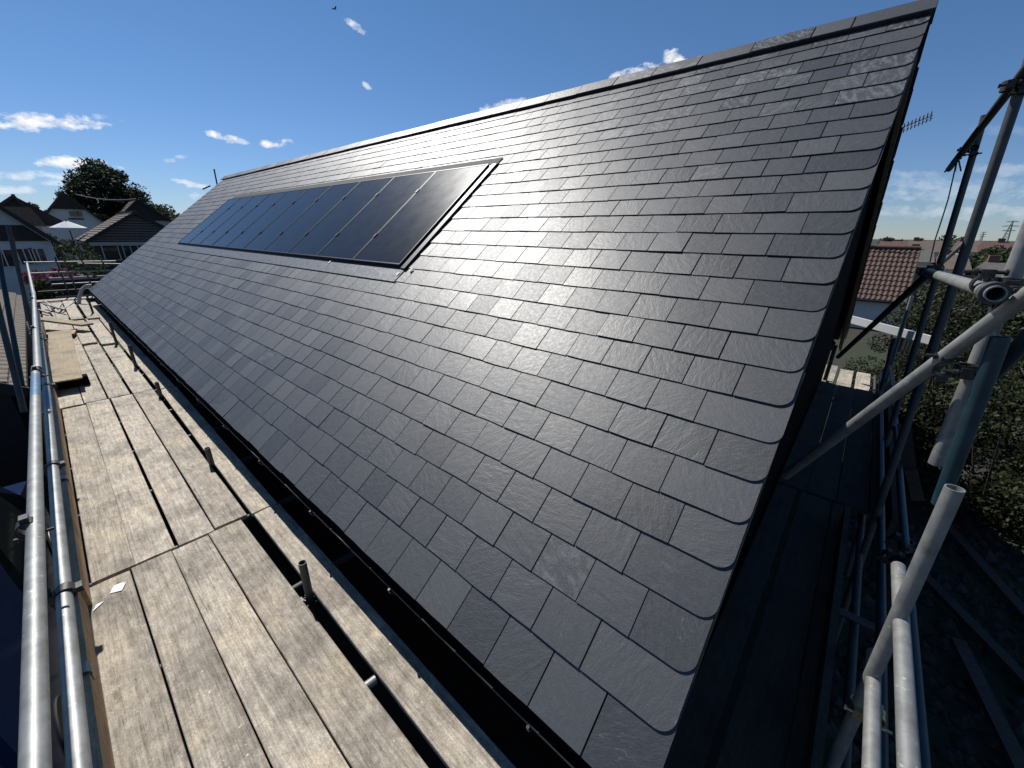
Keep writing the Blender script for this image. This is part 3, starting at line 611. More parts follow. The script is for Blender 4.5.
# ------------------------------------------------------------------ scaffolding
TR = .02415
def tubepart(parent, name, p0, p1, mat='galv', hollow=True, r=TR):
    m = MB(); m.tube(p0, p1, r, 20, hollow=.004 if hollow else 0); return m.build(name, MT[mat], parent)
def coupler(parent, p, a1, a2, mat='steel', single=False):
    """double coupler: a clamp band on each of two crossing tubes, with swing bolts"""
    p = Vector(p); a1 = Vector(a1).normalized(); a2 = Vector(a2).normalized(); n = a1.cross(a2)
    n = n.normalized() if n.length > .05 else a1.orthogonal().normalized()
    m = MB()
    for a, q in ((a1, p), (a2, p+n*.054))[:1 if single else 2]:
        m.tube(q-a*.024, q+a*.024, .0315, 16, hollow=.006)
        b = a.cross(n).normalized()
        m.frame_box(q, a, b, n, -.020, .020, .028, .050, -.016, .016)
        m.frame_box(q, a, b, n, -.020, .020, -.048, -.028, -.012, .012)
    o = m.build('coupler', MT[mat], parent)
    k = MB()
    for a, q in ((a1, p), (a2, p+n*.054))[:1 if single else 2]:
        b = a.cross(n).normalized(); c = q+b*.041
        k.tube(c-n*.045, c+n*.058, .0062, 8); k.tube(c+n*.022, c+n*.036, .0125, 6); k.tube(c-n*.045, c-n*.037, .011, 6)
    k.build('coupler_bolt', MT['brass' if mat == 'brass' else 'steel'], o)
    return o
def paint_band(parent_tube, p0, p1, mat='blue_paint'):
    m = MB(); m.tube(p0, p1, TR+.0007, 20, hollow=.001); m.build('paint_band', MT[mat], parent_tube)

# --- run along the eaves (left of the picture)
sc = thing('eaves_scaffold', (-.35, 9, 0), 'scaffold with two long bright guard rails beside the board walkway', 'scaffold')
zl = EYE-1.08
a, b = on_z(35, 742, zl), on_z(35.5, 372, zl); d = (b-a).normalized()
L1 = tubepart(sc, 'guard_rail', a-d*1.1, b+d*.15)
c = a+d*((b-a).length-.02); paint_band(L1, c-d*.75, c-d*.12)
L1b = tubepart(sc, 'guard_rail', b+d*.1+Vector((.012, 0, .0)), on_z(33.6, 292, zl))
L1c = tubepart(sc, 'guard_rail', on_z(34, 296, zl), on_z(27, 263, zl))
zm = EYE-1.38
a2, b2 = on_z(77, 742, zm), on_z(46, 385, zm); d2 = (b2-a2).normalized()
L2 = tubepart(sc, 'mid_rail', a2-d2*1.0, b2)
L2b = tubepart(sc, 'mid_rail', b2-d2*.05, on_z(37.5, 312, zm), 'galv')
c = b2; paint_band(L2, c-d2*.75, c-d2*.3)
m = MB(); q = on_z(69, 655, zm); 
# couplers on the rails
for px, py, z in ((28, 527, zl), (36, 372, zl), (34, 330, zl), (33, 300, zl)):
    p = on_z(px, py, z); coupler(sc, p, d, Z, single=True)
for px, py, z in ((66, 592, zm), (54, 466, zm), (48, 386, zm), (42, 340, zm)):
    p = on_z(px, py, z); coupler(sc, p, d2, X, single=True)
m = MB(); m.tube(on_z(69, 652, zm), on_z(70.5, 660, zm), TR+.003, 18); 
# outer standards and braces outside the rails
def pole2(parent, name, q0, q1, x, mat, ext0=0, ext1=0):
    p0, p1 = on_x(*q0, x), on_x(*q1, x); dd = (p1-p0).normalized(); return tubepart(parent, name, p0-dd*ext0, p1+dd*ext1, mat)
for yy in (2.9, 5.3, 8.0, 10.4, 12.8, 15.2, 17.6):
    tubepart(sc, 'standard', (-.46, yy, .02), (-.46, yy, PZ-.10), 'galv_shade')
tubepart(sc, 'standard', on_y(8, 226, 9.4), on_y(28, 333, 9.0)-Vector((0, 0, .4)), 'galv_shade')
tubepart(sc, 'brace', on_y(-3, 246, 8.0), on_y(22, 385, 7.2), 'teal')
tubepart(sc, 'brace', on_y(-4, 300, 6.5), on_y(24, 412, 5.9), 'galv_shade')
tubepart(sc, 'standard', on_y(13, 238, 14.5), on_y(27, 318, 14.2), 'galv_shade')
# inner standards coming up through the gap
for (bx, by), (tx, ty) in (((305, 597), (303, 562)), ((212, 465), (207, 448)), ((160, 397), (158, 382)), ((135, 367), (131, 345)), ((116, 344), (111, 322)), ((94, 316), (87, 295))):
    B = on_z(bx, by, PZ); T = on_y(tx, ty, B.y); B.x = .612 if B.y < 3 else B.x
    T.x = B.x+(T.x-B.x)*.4
    tubepart(sc, 'standard', Vector((B.x, B.y, .02)), T, 'galv_shade')
    coupler(sc, Vector((B.x, B.y, PZ-.05)), Z, Y)
# transoms under the boards and a ledger each side
for k in range(19):
    y = .35+k*1.06
    tubepart(sc, 'transom', (-.44, y, PZ-.066), (1.02 if k != 1 else .5, y, PZ-.066), 'galv_shade')
for x, z in ((.47, -.12), (-.25, -.12)): tubepart(sc, 'ledger', (x, -1.0, PZ+z), (x, 19.4, PZ+z), 'galv_shade')
p = on_z(368, 686, PZ-.03); tubepart(sc, 'transom', p+Vector((-.05, .01, 0)), p+Vector((.045, 0, 0)), 'galv')
# toe boards with their clips
def toe(y0, y1, x0, x1, h=.20):
    m = MB(); n = 10
    d_ = Vector((x1-x0, y1-y0, 0)); l = d_.length; d_.normalize(); nx = Vector((d_.y, -d_.x, 0))
    o = m.frame_box((0, 0, 0), X, Y, Z, -.019, .019, -l/2, l/2, -h/2, h/2).build('toe_board', MT['toe']); o.parent = sc
    o.location = Vector(((x0+x1)/2, (y0+y1)/2, PZ+.012+h/2))-sc.location; o.rotation_euler = (0, 0, math.atan2(d_.y, d_.x)-math.pi/2)
    return o
t1 = toe(-.7, 3.20, -.377, -.372, .19); t2 = toe(3.22, 7.5, -.352, -.318, .19); toe(7.55, 11.6, -.322, -.315, .19); toe(11.62, 15.6, -.315, -.305, .19)
for px, py in ((88, 668), (66, 478)):
    p = on_z(px, py, PZ+.205); x = -.373 if px == 88 else -.339
    m = MB(); m.tube((x, p.y-.035, PZ+.196), (x, p.y+.035, PZ+.196), .030, 14, hollow=.004); m.box(x+.0205, x+.0245, p.y-.028, p.y+.028, PZ+.14, PZ+.203)
    m.build('toe_board_clip', MT['galv'], sc)

# --- scaffold across the far end
fs_ = thing('far_end_scaffold', (1, 20.5, 0), 'scaffold rails crossing beyond the far end of the walkway', 'scaffold')
def row(q0, q1, y, mat='galv', ext=.6):
    p0, p1 = on_y(*q0, y), on_y(*q1, y); dd = (p1-p0).normalized(); tubepart(fs_, 'guard_rail' if mat != 'teal' else 'ledger', p0, p1+dd*ext, mat)
row((24, 262.5), (92, 261.5), 20.4); row((78, 263.5), (118, 264), 21.0, 'galv', 3)
row((30, 273.5), (104, 270.5), 20.2, 'galv', 2); row((52, 284.5), (92, 282.5), 20.6); row((38, 292), (100, 288), 21.4, 'galv_shade', 3); row((56, 297), (92, 295), 20.3)
for px in (81, 101, 55, 64): 
    p = on_y(px, 257, 20.5); tubepart(fs_, 'standard', (p.x, 20.5, .02), (p.x, 20.5, p.z), 'galv_shade')
m = MB(); m.box(-.35, 9.8, 19.65, 19.87, PZ-.0, PZ+.038); m.build('end_board', MT['board'], fs_)
m = MB(); m.box(-.35, 9.8, 19.9, 20.12, PZ-.0, PZ+.038); m.build('end_board', MT['board'], fs_)
tubepart(fs_, 'standard', on_y(215.5, 181, 19.2)-Vector((0, 0, 1.5)), on_y(214, 169, 19.2), 'galv_shade')
tubepart(fs_, 'guard_rail', on_y(210, 186, 19.0), on_y(203, 189, 19.6), 'galv_shade')

# --- scaffold round the near gable (right of the picture)
gs = thing('gable_scaffold', (3.5, -.4, 0), 'scaffold of grey and teal tubes outside the near gable', 'scaffold')
t = on_x(955, 488, 1.74); bt = on_x(831, 768, 1.72); dd = (bt-t).normalized()
T1 = tubepart(gs, 'standard', bt+dd*1.6, t, 'galv')
yl, z2, z3 = -.392, EYE-1.30, EYE-1.607
def at_yx(px, py, y): return on_y(px, py, y)
e2 = on_y(900, 563, yl); tubepart(gs, 'ledger', (-.4, yl, z2), (e2.x, yl, z2), 'galv')
tubepart(gs, 'ledger', (-.4, -.392, z3), (1.86, -.392, z3), 'galv')
coupler(gs, on_x(858.5, 706, 1.73), dd, X, 'brass')
# overlapping standards at the right edge
p5 = on_x(936, 464, 2.16); p5t = on_x(1032, 228, 2.16); d5 = (p5t-p5).normalized(); tubepart(gs, 'standard', p5, p5t+d5*1.2, 'galv')
q5 = on_x(1001, 337, 2.04); q5b = on_x(941, 500, 2.05); e5 = (q5b-q5).normalized()
tubepart(gs, 'standard', q5+e5*((q5b-q5).length+.02), q5, 'teal')
pc = on_x(1003, 300, 2.08); coupler(gs, pc, d5, Y, 'steel'); coupler(gs, pc+Vector((.02, 0, .045)), d5, X, 'steel'); coupler(gs, on_x(965, 371, 2.1), d5, X, 'steel')
# open-ended tube coming at the viewer
h0 = on_x(996, 294, 1.90); h1 = on_x(928, 272, 4.0); tubepart(gs, 'ledger', h0, h1, 'galv')
m = MB(); dh = (h1-h0).normalized(); m.tube(h0+dh*.02, h0+dh*.075, .034, 18, hollow=.008); m.build('coupler', MT['galv_shade'], gs)
# long brace down to the gable wall
b0 = on_x(1006, 311, 2.0); b1 = on_x(853, 425, 2.34); db = (b1-b0).normalized(); tubepart(gs, 'brace', b0-db*.6, b1+db*.62, 'galv')
tubepart(gs, 'brace', on_x(988, 379, 2.3), on_x(1040, 325, 2.1), 'teal')
# tall standards further along
A0, A1 = on_x(1019, 92, 3.75), on_x(926, 367, 3.75); dA = (A1-A0).normalized(); tubepart(gs, 'standard', A1+dA*3.2, A0-dA*.25, 'galv_shade')
B0, B1 = on_x(985, 115, 5.5), on_x(908, 371, 5.5); dB = (B1-B0).normalized(); tubepart(gs, 'standard', B1+dB*2.6, B0, 'galv_shade')
paintA = [(A0+dA*1.35, A1+dA*.3), (B0+dB*1.9, B1+dB*.5)]
for p0, p1 in paintA:
    m = MB(); m.tube(p0, p1, TR+.001, 16, hollow=.001); m.build('teal_paint', MT['teal'], gs)
g0, g1 = on_x(1030, 64, 3.6), on_x(949, 169, 5.9); tubepart(gs, 'guard_rail', g0-(g1-g0).normalized()*.3, g1, 'galv_shade')
coupler(gs, on_x(1009, 86, 3.72), dA, (g1-g0), 'steel'); coupler(gs, on_x(964, 150, 5.45), dB, (g1-g0), 'steel')
coupler(gs, on_x(925, 272, 4.0), dA, X, 'steel'); coupler(gs, on_x(931, 268, 5.4), dB, X, 'steel')
k0, k1 = on_x(928, 274, 4.2), on_x(815, 378, 7.6); k1.y = min(k1.y, .12); tubepart(gs, 'brace', k0, on_x(838, 357, 6.4), 'galv_shade')
tubepart(gs, 'brace', on_x(940, 265, 9.5), on_x(969, 239, 8.5), 'galv')
tubepart(gs, 'standard', on_x(912, 296, 9.2), on_x(903, 345, 9.2)-Vector((0, 0, 1.6)), 'galv')
tubepart(gs, 'standard', on_x(907, 310, 8.4), on_x(898, 352, 8.4)-Vector((0, 0, 1.0)), 'teal')
tubepart(gs, 'standard', on_x(895, 338, 7.4), on_x(893, 372, 7.4)-Vector((0, 0, 1.2)), 'teal')
# ledgers in shade
for px0, py0, y in ((881, 500, -.52), (900, 480, -.60)):
    p = on_y(px0, py0, y); tubepart(gs, 'ledger', (1.0, y, p.z), (8.4, y, p.z), 'teal')
coupler(gs, on_y(896, 540, -.56), X, Z); coupler(gs, on_y(888, 556, -.52), X, Z); coupler(gs, on_y(905, 552, -.58), X, Z)
for x in (2.9, 5.2, 7.4): tubepart(gs, 'transom', (x, -.75, PZ-.066), (x, .19, PZ-.066), 'galv_shade')
for y in (-.48, .1): tubepart(gs, 'ledger', (.6, y, PZ-.12), (8.6, y, PZ-.12), 'galv_shade')
m = MB(); m.box(.5, 3.9, -.352, -.314, PZ+.004, PZ+.17); m.build('toe_board', MT['board_shade'], gs)
m = MB(); m.box(3.95, 8.1, -.645, -.607, PZ+.004, PZ+.17); m.build('toe_board', MT['board_shade'], gs)
# timber deck of the gable scaffold
G2 = 'boards of the shaded platform at the gable'
nm3 = ['next to the gable wall', 'second out from the gable wall', 'outermost']
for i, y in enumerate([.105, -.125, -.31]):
    if i < 2: board(y, .3, 4.2, PZ, 'dark shaded board of the near gable platform, '+nm3[i], G2, along='X', mat='board_shade', w=.16 if i == 0 else .225)
    else: board(y-.0, .3, 4.2, PZ-.002, 'dark shaded narrow board of the near gable platform, outermost', G2, along='X', mat='board_shade', w=.12)
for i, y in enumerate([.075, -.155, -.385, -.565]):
    board(y, 4.24, 8.1, PZ, 'dark shaded board of the far gable platform, '+['next to the gable wall', 'second out from the gable wall', 'third out from the gable wall', 'outermost'][i], G2, along='X', mat='board_shade', w=.225 if i < 3 else .12)
for i, y in enumerate([.14, -.14, -.42]):
    board(y, 9.0, 11.0, PZ-.44+(.05 if i == 0 else 0), 'pale sunlit board end past the gable corner, '+['left of three', 'middle of three', 'right of three'][i], 'sunlit board ends past the gable', along='X')
for y in (.30, -.62): tubepart(gs, 'ledger', (8.4, y, PZ-.52), (11.2, y, PZ-.52), 'galv_shade')
for x in (9.3, 10.7): tubepart(gs, 'standard', (x, -.68, .02), (x, -.68, PZ-.3), 'galv_shade'); tubepart(gs, 'standard', (x, .34, .02), (x, .34, PZ-.6), 'galv_shade')
# pale plank used as a rail
p0, p1 = on_x(846, 318, 9.9), on_x(934, 341, 9.0); m = MB(); l = (p1-p0).length; dd_ = (p1-p0).normalized()
m.beam(p0-dd_*.6, p1, .05, .13); tag(m.build('plank_rail', MT['white'], None, p0), 'long pale plank fixed on edge as a rail beyond the gable', 'plank')
# brown timber ends by the coupler stack
m = MB(); m.beam(on_x(904, 424, 4.6), on_x(910, 475, 4.6), .09, .025, up=(1, 0, 0)); m.build('board_retainer', MT['board_shade'], gs)
m = MB(); m.beam(on_x(911, 470, 4.5), on_x(918, 500, 4.5), .08, .025, up=(1, 0, 0)); m.build('board_retainer', MT['board_shade'], gs)
# blue rope hanging from the top rail
pr = [on_x(958, 156, 5.4), on_x(953, 178, 5.4), on_x(948, 200, 5.4), on_x(941, 222, 5.4), on_x(935, 240, 5.4), on_x(930, 262, 5.4)]
m = MB(); m.path(pr, .005, 6)
for k in range(5): m.path([pr[0]+Vector((random.uniform(-.05, .05), random.uniform(-.05, .05), random.uniform(-.04, .06))), pr[0], pr[0]+Vector((random.uniform(-.04, .04), random.uniform(-.06, .06), -.12))], .006, 5)
tag(m.build('rope', MT['rope'], None, pr[0]), 'thin blue rope knotted on the upper rail and hanging down', 'rope')

# ------------------------------------------------------------------ foliage
def leaf_cloud(m, c, rad, n, size, squash=1.0, core=.35):
    c = Vector(c)
    for _ in range(n):
        while True:
            q = Vector((random.uniform(-1, 1), random.uniform(-1, 1), random.uniform(-1, 1)))
            if core < q.length < 1: break
        p = c+Vector((q.x*rad, q.y*rad, q.z*rad*squash))
        u = Vector((random.gauss(0, 1), random.gauss(0, 1), random.gauss(0, 1))).normalized(); w = u.orthogonal().normalized(); s = size*random.uniform(.6, 1.35)
        m.cur = random.random()
        m.add([p-u*s*.5, p+w*s*.28, p+u*s*.5, p-w*s*.28], [(0, 1, 2, 3)])
def tree(name, base, h, spread, label, cat='tree', mat='leaf_dark', clumps=26, leaves=170, size=.34, trunk=.3, group=None, low=.3, squash=.8):
    base = Vector(base); t = thing(name, base, label, cat, group)
    tr = MB(); tr.tube(base, base+Z*h*.45, trunk, 10, trunk*.6)
    cr = MB(); pts = []
    for i in range(clumps):
        a = random.uniform(0, 6.283); r = spread*math.sqrt(random.random())*.85; zz = random.uniform(low, 1)
        prof = math.sin(min(1, (zz-low)/(1-low)*.86+.14)*math.pi)**.6
        p = base+Vector((math.cos(a)*r*prof, math.sin(a)*r*prof, h*zz*.93)); pts.append(p)
        leaf_cloud(cr, p, spread*random.uniform(.2, .4), leaves, size, squash)
    for p in pts[:12]: tr.tube(base+Z*h*random.uniform(.25, .45), p, trunk*.3, 6, trunk*.06)
    tr.build('trunk', MT['bark'], t); cr.build('crown', MT[mat], t)
    return t
def shrub(name, c, rx, h, label, mat='leaf_mid', n=2600, size=.07, group=None, cat='shrub', zb=0.0, clumps=16):
    c = Vector(c); t = thing(name, (c.x, c.y, zb), label, cat, group)
    cr = MB()
    for i in range(clumps):
        a = random.uniform(0, 6.283); r = rx*math.sqrt(random.random())*.75; z = zb+h*random.uniform(.12, .9)
        k = math.sqrt(max(.1, 1-(max(0, (z-zb)/h-.45)/.6)**2))
        leaf_cloud(cr, (c.x+math.cos(a)*r*k, c.y+math.sin(a)*r*k, z), rx*random.uniform(.28, .45), n//clumps, size, .8, .45)
    st = MB()
    for i in range(5):
        a = i*1.256; st.tube((c.x+.08*math.cos(a), c.y+.08*math.sin(a), zb), (c.x+rx*.45*math.cos(a), c.y+rx*.45*math.sin(a), zb+h*.7), .025, 6, .008)
    st.build('stem', MT['bark'], t); cr.build('foliage', MT[mat], t)
    return t
random.seed(40)
# ------------------------------------------------------------------ neighbouring houses beyond the far end
def gable_house(name, ya, yb, xl, xr, ze, xa, za, label, wall, roof, over=.35, gable=None, z0=0.0, thick=.12):
    """gable facing the viewer: eaves at xl/xr (height ze), apex xa/za; runs ya..yb"""
    t = thing(name, ((xl+xr)/2, (ya+yb)/2, z0), label, 'house')
    w = MB(); i = .25
    sl = (za-ze)/(xa-xl); sr = (za-ze)/(xr-xa)
    w.prism([(xl+i, z0), (xr-i, z0), (xr-i, ze+i*sr-thick-.02), (xa, za-thick-.05), (xl+i, ze+i*sl-thick-.02)], (0, 0, 0), X, Z, Y, ya+over, yb-over)
    w.build('wall', MT[wall], t)
    r = MB()
    for (x0, z_0, x1, z_1) in ((xl, ze, xa, za), (xa, za, xr, ze)):
        r.add([(x0, ya, z_0), (x1, ya, z_1), (x1, yb, z_1), (x0, yb, z_0), (x0, ya, z_0-thick), (x1, ya, z_1-thick), (x1, yb, z_1-thick), (x0, yb, z_0-thick)],
              [(0, 1, 2, 3), (7, 6, 5, 4), (4, 5, 1, 0), (6, 7, 3, 2), (0, 3, 7, 4), (5, 6, 2, 1)])
    # tile courses as shallow ridges
    for (x0, z_0, x1, z_1) in ((xl, ze, xa, za), (xr, ze, xa, za)):
        n = int(math.hypot(x1-x0, z_1-z_0)/.3)
        for k in range(n):
            f = k/n; g = (k+.15)/n
            r.beam((x0+(x1-x0)*f, ya+.01, z_0+(z_1-z_0)*f+.012), (x0+(x1-x0)*f, yb-.01, z_0+(z_1-z_0)*f+.012), .06, .035)
    rt = r.build('roof', MT[roof], t)
    c = MB(); c.beam((xa, ya-.01, za+.03), (xa, yb+.01, za+.03), .2, .08); c.build('ridge_cap', MT[roof], rt)
    b = MB(); b.beam((xl, ya-.02, ze-.08), (xa, ya-.02, za-.08), .03, .2, up=(0, 0, 1)); b.beam((xr, ya-.023, ze-.08), (xa, ya-.023, za-.08), .03, .2, up=(0, 0, 1)); b.build('bargeboard', MT['clad_dark'], t)
    return t
def window(t, x0, x1, z0, z1, y, bars=1, frame='white'):
    f = MB(); b = max(.05, (x1-x0)*.05)
    f.box(x0, x1, y-.06, y-.01, z0, z0+b); f.box(x0, x1, y-.06, y-.01, z1-b, z1)
    for k in range(bars+2):
        xx = x0+(x1-x0-b)*k/(bars+1); f.box(xx, xx+b, y-.055, y-.012, z0+b, z1-b)
    fo = f.build('window', MT[frame], t)
    g = MB(); g.box(x0+.01, x1-.01, y-.03, y-.018, z0+.01, z1-.01); g.build('pane', MT['glassw'], fo)
def yx(px, py, y): p = on_y(px, py, y); return p.x, p.z
# A: low house at the left edge
ya = 34; xr, ze = yx(58, 242, ya); xm, zm_ = yx(0, 206, ya); s = (zm_-ze)/(xr-xm); xa = xm-1.1; za = zm_+1.1*s
h = gable_house('white_house', ya, ya+9, 2*xa-xr, xr, ze, xa, za, 'low white house with dark gable at the left edge of the photo', 'white', 'roof_dark')
x0, z0 = yx(-6, 226, ya); x1, z1 = yx(44, 240.5, ya); xt, zt = yx(22, 225, ya)
g = MB(); zc = ze+.05; ztop = yx(10, 225, ya)[1]
sx = lambda z: xr-.3-(z-ze)/s
g.prism([(2*xa-sx(zc), zc), (sx(zc), zc), (sx(ztop), ztop), (2*xa-sx(ztop), ztop)], (0, 0, 0), X, Z, Y, ya+.27, ya+.345); g.build('tile_hung_gable', MT['clad_dark'], h)
wx, wz_ = yx(3, 268, ya); wx2, wz2 = yx(13, 249, ya); window(h, wx-.3, wx2+.1, wz_, wz2, ya+.35, 1)
wx, wz_ = yx(19, 266, ya); wx2, wz2 = yx(32, 248, ya); window(h, wx, wx2, wz_, wz2, ya+.35, 1)
wx, wz_ = yx(34, 265, ya); wx2, wz2 = yx(44, 248, ya); window(h, wx, wx2, wz_, wz2, ya+.35, 1)
# B: brown roof behind it
yb_ = 52; xl, zl_ = yx(-30, 226, yb_); xr, zr = yx(46, 225, yb_); xa, za = yx(13, 195, yb_)
h = gable_house('brown_roofed_house', yb_, yb_+8, xl, xr, zr, xa, za, 'house with broad brown roof behind the low white house', 'render', 'roof_brown')
g = MB(); g.prism([(xa-2.4, za-2.0), (xa+2.8, za-2.3), (xa+.1, za-.12)], (0, 0, 0), X, Z, Y, yb_+.2, yb_+.34); g.build('tile_hung_gable', MT['roof_dark'], h)
c = MB(); cx_, cz_ = yx(4, 205, yb_); c.box(cx_-.35, cx_+.35, yb_+3, yb_+3.6, cz_-1, yx(4, 203, yb_)[1]); c.build('chimney', MT['brick'], h)
m = MB(); xl1, zl1 = yx(-20, 227, 48); 
# brown front slope seen above the white house
p = [yx(0, 206.5, 50), yx(30, 207, 50), yx(47, 226, 50), yx(-20, 226, 50)]
h2 = MB(); h2.prism([(x, z) for x, z in reversed(p)], (0, 0, 0), X, Z, Vector((0, 1, .0)), 50-50.0+50, 50.12); h2.build('front_slope', MT['roof_brown'], h)
# C: white gable with half hip
yc = 66; xl, zl_ = yx(38, 224, yc); xr, zr = yx(107, 223, yc); xa, za = yx(66, 196, yc); xa = (xl+xr)/2
h = gable_house('white_gabled_house', yc, yc+10, xl, xr, (zl_+zr)/2, xa, za+.35, 'white gabled house with three upstairs windows below the big tree', 'white', 'roof_dark')
hx0, hz0 = yx(53, 208.5, yc); hx1, hz1 = yx(89, 209, yc)
slc = (za+.35-(zl_+zr)/2)/((xr-xl)/2); hb = (za+.35-.17-hz0)/slc-.0; g = MB(); g.prism([(xa-hb, hz0), (xa+hb, hz0), (xa, za+.35-.17)], (0, 0, 0), X, Z, Y, yc+.05, yc+.345); g.build('tile_hung_gable', MT['roof_dark'], h)
for pa, pb in ((70, 73), (74.4, 77.4), (79, 82)):
    w0, q0 = yx(pa, 217, yc); w1, q1 = yx(pb, 210.5, yc); window(h, w0, w1, q0, q1, yc+.35, 0)
m = MB(); w0, q0 = yx(69, 219.3, yc); w1, q1 = yx(84, 218.3, yc); m.box(w0, w1, yc+.2, yc+.345, min(q0, q1), max(q0, q1)); m.build('window_sill', MT['clad_dark'], h)
# parasol in front of it
py_ = 50; cx_, cz_ = yx(66, 220.5, py_); ex, ez = yx(48.5, 227.5, py_); rr = cx_-ex
t = thing('garden_parasol', (cx_, py_, 0), 'pale open garden parasol in front of the white gabled house', 'parasol')
m = MB(); n = 8; top = (cx_, py_, cz_); rim = [(cx_+rr*math.cos(6.2832*i/n), py_+rr*math.sin(6.2832*i/n), ez) for i in range(n)]
m.add([top]+rim, [(0, 1+i, 1+(i+1) % n) for i in range(n)]); m.add([(p[0], p[1], p[2]) for p in rim]+[(p[0], p[1], p[2]-.18) for p in rim], [(i, n+i, n+(i+1) % n, (i+1) % n) for i in range(n)]); m.build('canopy', MT['parasol'], t)
m = MB(); m.tube((cx_, py_, 0), (cx_, py_, cz_+.1), .04, 8); m.build('pole', MT['galv_shade'], t)
# D: brown clapboard gable
yd = 44; xl, zl_ = yx(84.5, 241.5, yd); xa, za = yx(134.5, 211.5, yd)
h = gable_house('clapboard_bungalow', yd, yd+9, xl, 2*xa-xl, zl_, xa, za, 'brown clapboard gabled bungalow beyond the far corner of the slate roof', 'clad_dark', 'roof_brown', over=.3)
g = MB(); nb = 10; sl = (za-zl_)/(xa-xl)
for k in range(nb):
    z0 = zl_+(za-zl_-.25)*k/nb; z1 = z0+(za-zl_-.25)*.72/nb; half = (za-.12-z0)/sl-.05; half2 = (za-.12-z1)/sl-.05
    g.add([(xa-half, yd+.20, z0), (xa+half, yd+.20, z0), (xa+half2, yd+.27, z1), (xa-half2, yd+.27, z1), (xa-half, yd+.28, z0), (xa+half, yd+.28, z0)], [(0, 1, 2, 3), (4, 5, 1, 0), (4, 0, 3), (1, 5, 2)])
g.build('clapboard_gable', MT['clad'], h)
w0, q0 = yx(106, 261, yd); w1, q1 = yx(117.5, 244, yd); window(h, w0, w1, q0, q1, yd+.3, 0)
w0, q0 = yx(126, 258, yd); w1, q1 = yx(138, 245, yd); window(h, w0, w1, q0, q1, yd+.3, 1)
g = MB(); g.box(xl+.2, 2*xa-xl-.2, yd+.17, yd+.29, zl_-.30, zl_-.06); g.build('gable_fascia', MT['render'], h)
# E: house behind the bungalow
ye = 72; xl, zl_ = yx(112, 222, ye); xa, za = yx(137, 199, ye)
h = gable_house('grey_gabled_house', ye, ye+9, xl, 2*xa-xl+.6, zl_-.2, xa, za, 'grey gabled house peeping over the clapboard bungalow', 'render', 'roof_brown')
g = MB(); g.prism([(xa-2.6, za-2.5), (xa+2.9, za-2.5), (xa, za-.18)], (0, 0, 0), X, Z, Y, ye+.2, ye+.34); g.build('tile_hung_gable', MT['roof_dark'], h)
w0, q0 = yx(146, 217, ye); w1, q1 = yx(151, 211, ye); window(h, w0, w1, q0, q1, ye+.35, 1)
# roofs further off
h = gable_house('hillside_house', 95, 104, *[yx(72, 215, 95)[0], yx(104, 215, 95)[0]], yx(40, 213, 95)[1], yx(52, 205, 95)[0]+2.5, yx(52, 202, 95)[1], 'small far house between the brown roof and the white gable', 'render', 'roof_grey')
# trees
random.seed(61)
bx, bz = yx(112, 215, 82); tx, tz = yx(112, 160, 82)
tree('broadleaf_tree', (bx+.3, 82, 0), tz-.2, 5.0, 'big dark broadleaf tree standing above the neighbouring houses', clumps=80, leaves=260, size=.42, trunk=.45, low=.2)
bx, bz = yx(82, 200, 80); tree('broadleaf_tree', (bx, 80, 0), yx(82, 176, 80)[1], 2.9, 'thin feathery tree to the left of the big dark tree', clumps=20, leaves=60, size=.34, trunk=.2, low=.45)
for i, (px, py, yy, sp, lab) in enumerate([(30, 203, 90, 2.6, 'rounded tree behind the brown roof'), (42, 199, 92, 1.2, 'narrow pointed conifer between two roofs'), (160, 203, 88, 3.6, 'low tree to the right of the grey gabled house'), (178, 208, 84, 3.0, 'bushy tree next to the far verge of the slate roof'), (94, 212, 74, 2.0, 'dark bushy tree beside the white gabled house'), (16, 207, 76, 2.0, 'dark tree just left behind the brown roof')]):
    x, z = yx(px, py, yy); tree('broadleaf_tree' if i != 1 else 'conifer_tree', (x, yy, 0), z, sp, lab, clumps=16, leaves=120, size=.4, trunk=.2, low=.2, mat='leaf_dark' if i in (1, 4, 5) else 'leaf_mid')
for i, (px, py, yy, rx, h_, mat, lab) in enumerate([(42, 265, 30, 1.0, 2.3, 'leaf_pink', 'pink flowering shrub at the foot of the white house'), (62, 266, 31, .9, 2.1, 'leaf_pink', 'smaller pink flowering shrub right of the other'), (70, 243, 40, 1.6, 3.2, 'leaf_mid', 'pale green shrub left of the clapboard bungalow'), (43, 277, 26, .7, 1.75, 'leaf_mid', 'clipped green bush below the pink flowers'), (40, 228, 46, 1.4, 3.4, 'leaf_dark', 'dark shrub under the eaves of the white house'), (56, 234, 48, 1.4, 2.9, 'leaf_dark', 'dark shrub below the pale parasol')]):
    x, z = yx(px, py, yy); shrub('shrub', (x, yy, 0), rx, max(h_, z), lab, mat, 1800, .16)
# overhead cable
pts = [on_y(-40, 183, 60)]
for k in range(13):
    f = k/12; q = Vector(on_y(76, 194.5, 58)).lerp(on_y(136, 199, 50), f); q.z -= .25*(1-(2*f-1)**2); pts.append(q)
m = MB(); m.path(pts[1:], .05, 6); tag(m.build('overhead_cable', MT['galv_shade'], None, pts[1]), 'pale overhead cable slung across the big dark tree', 'cable')
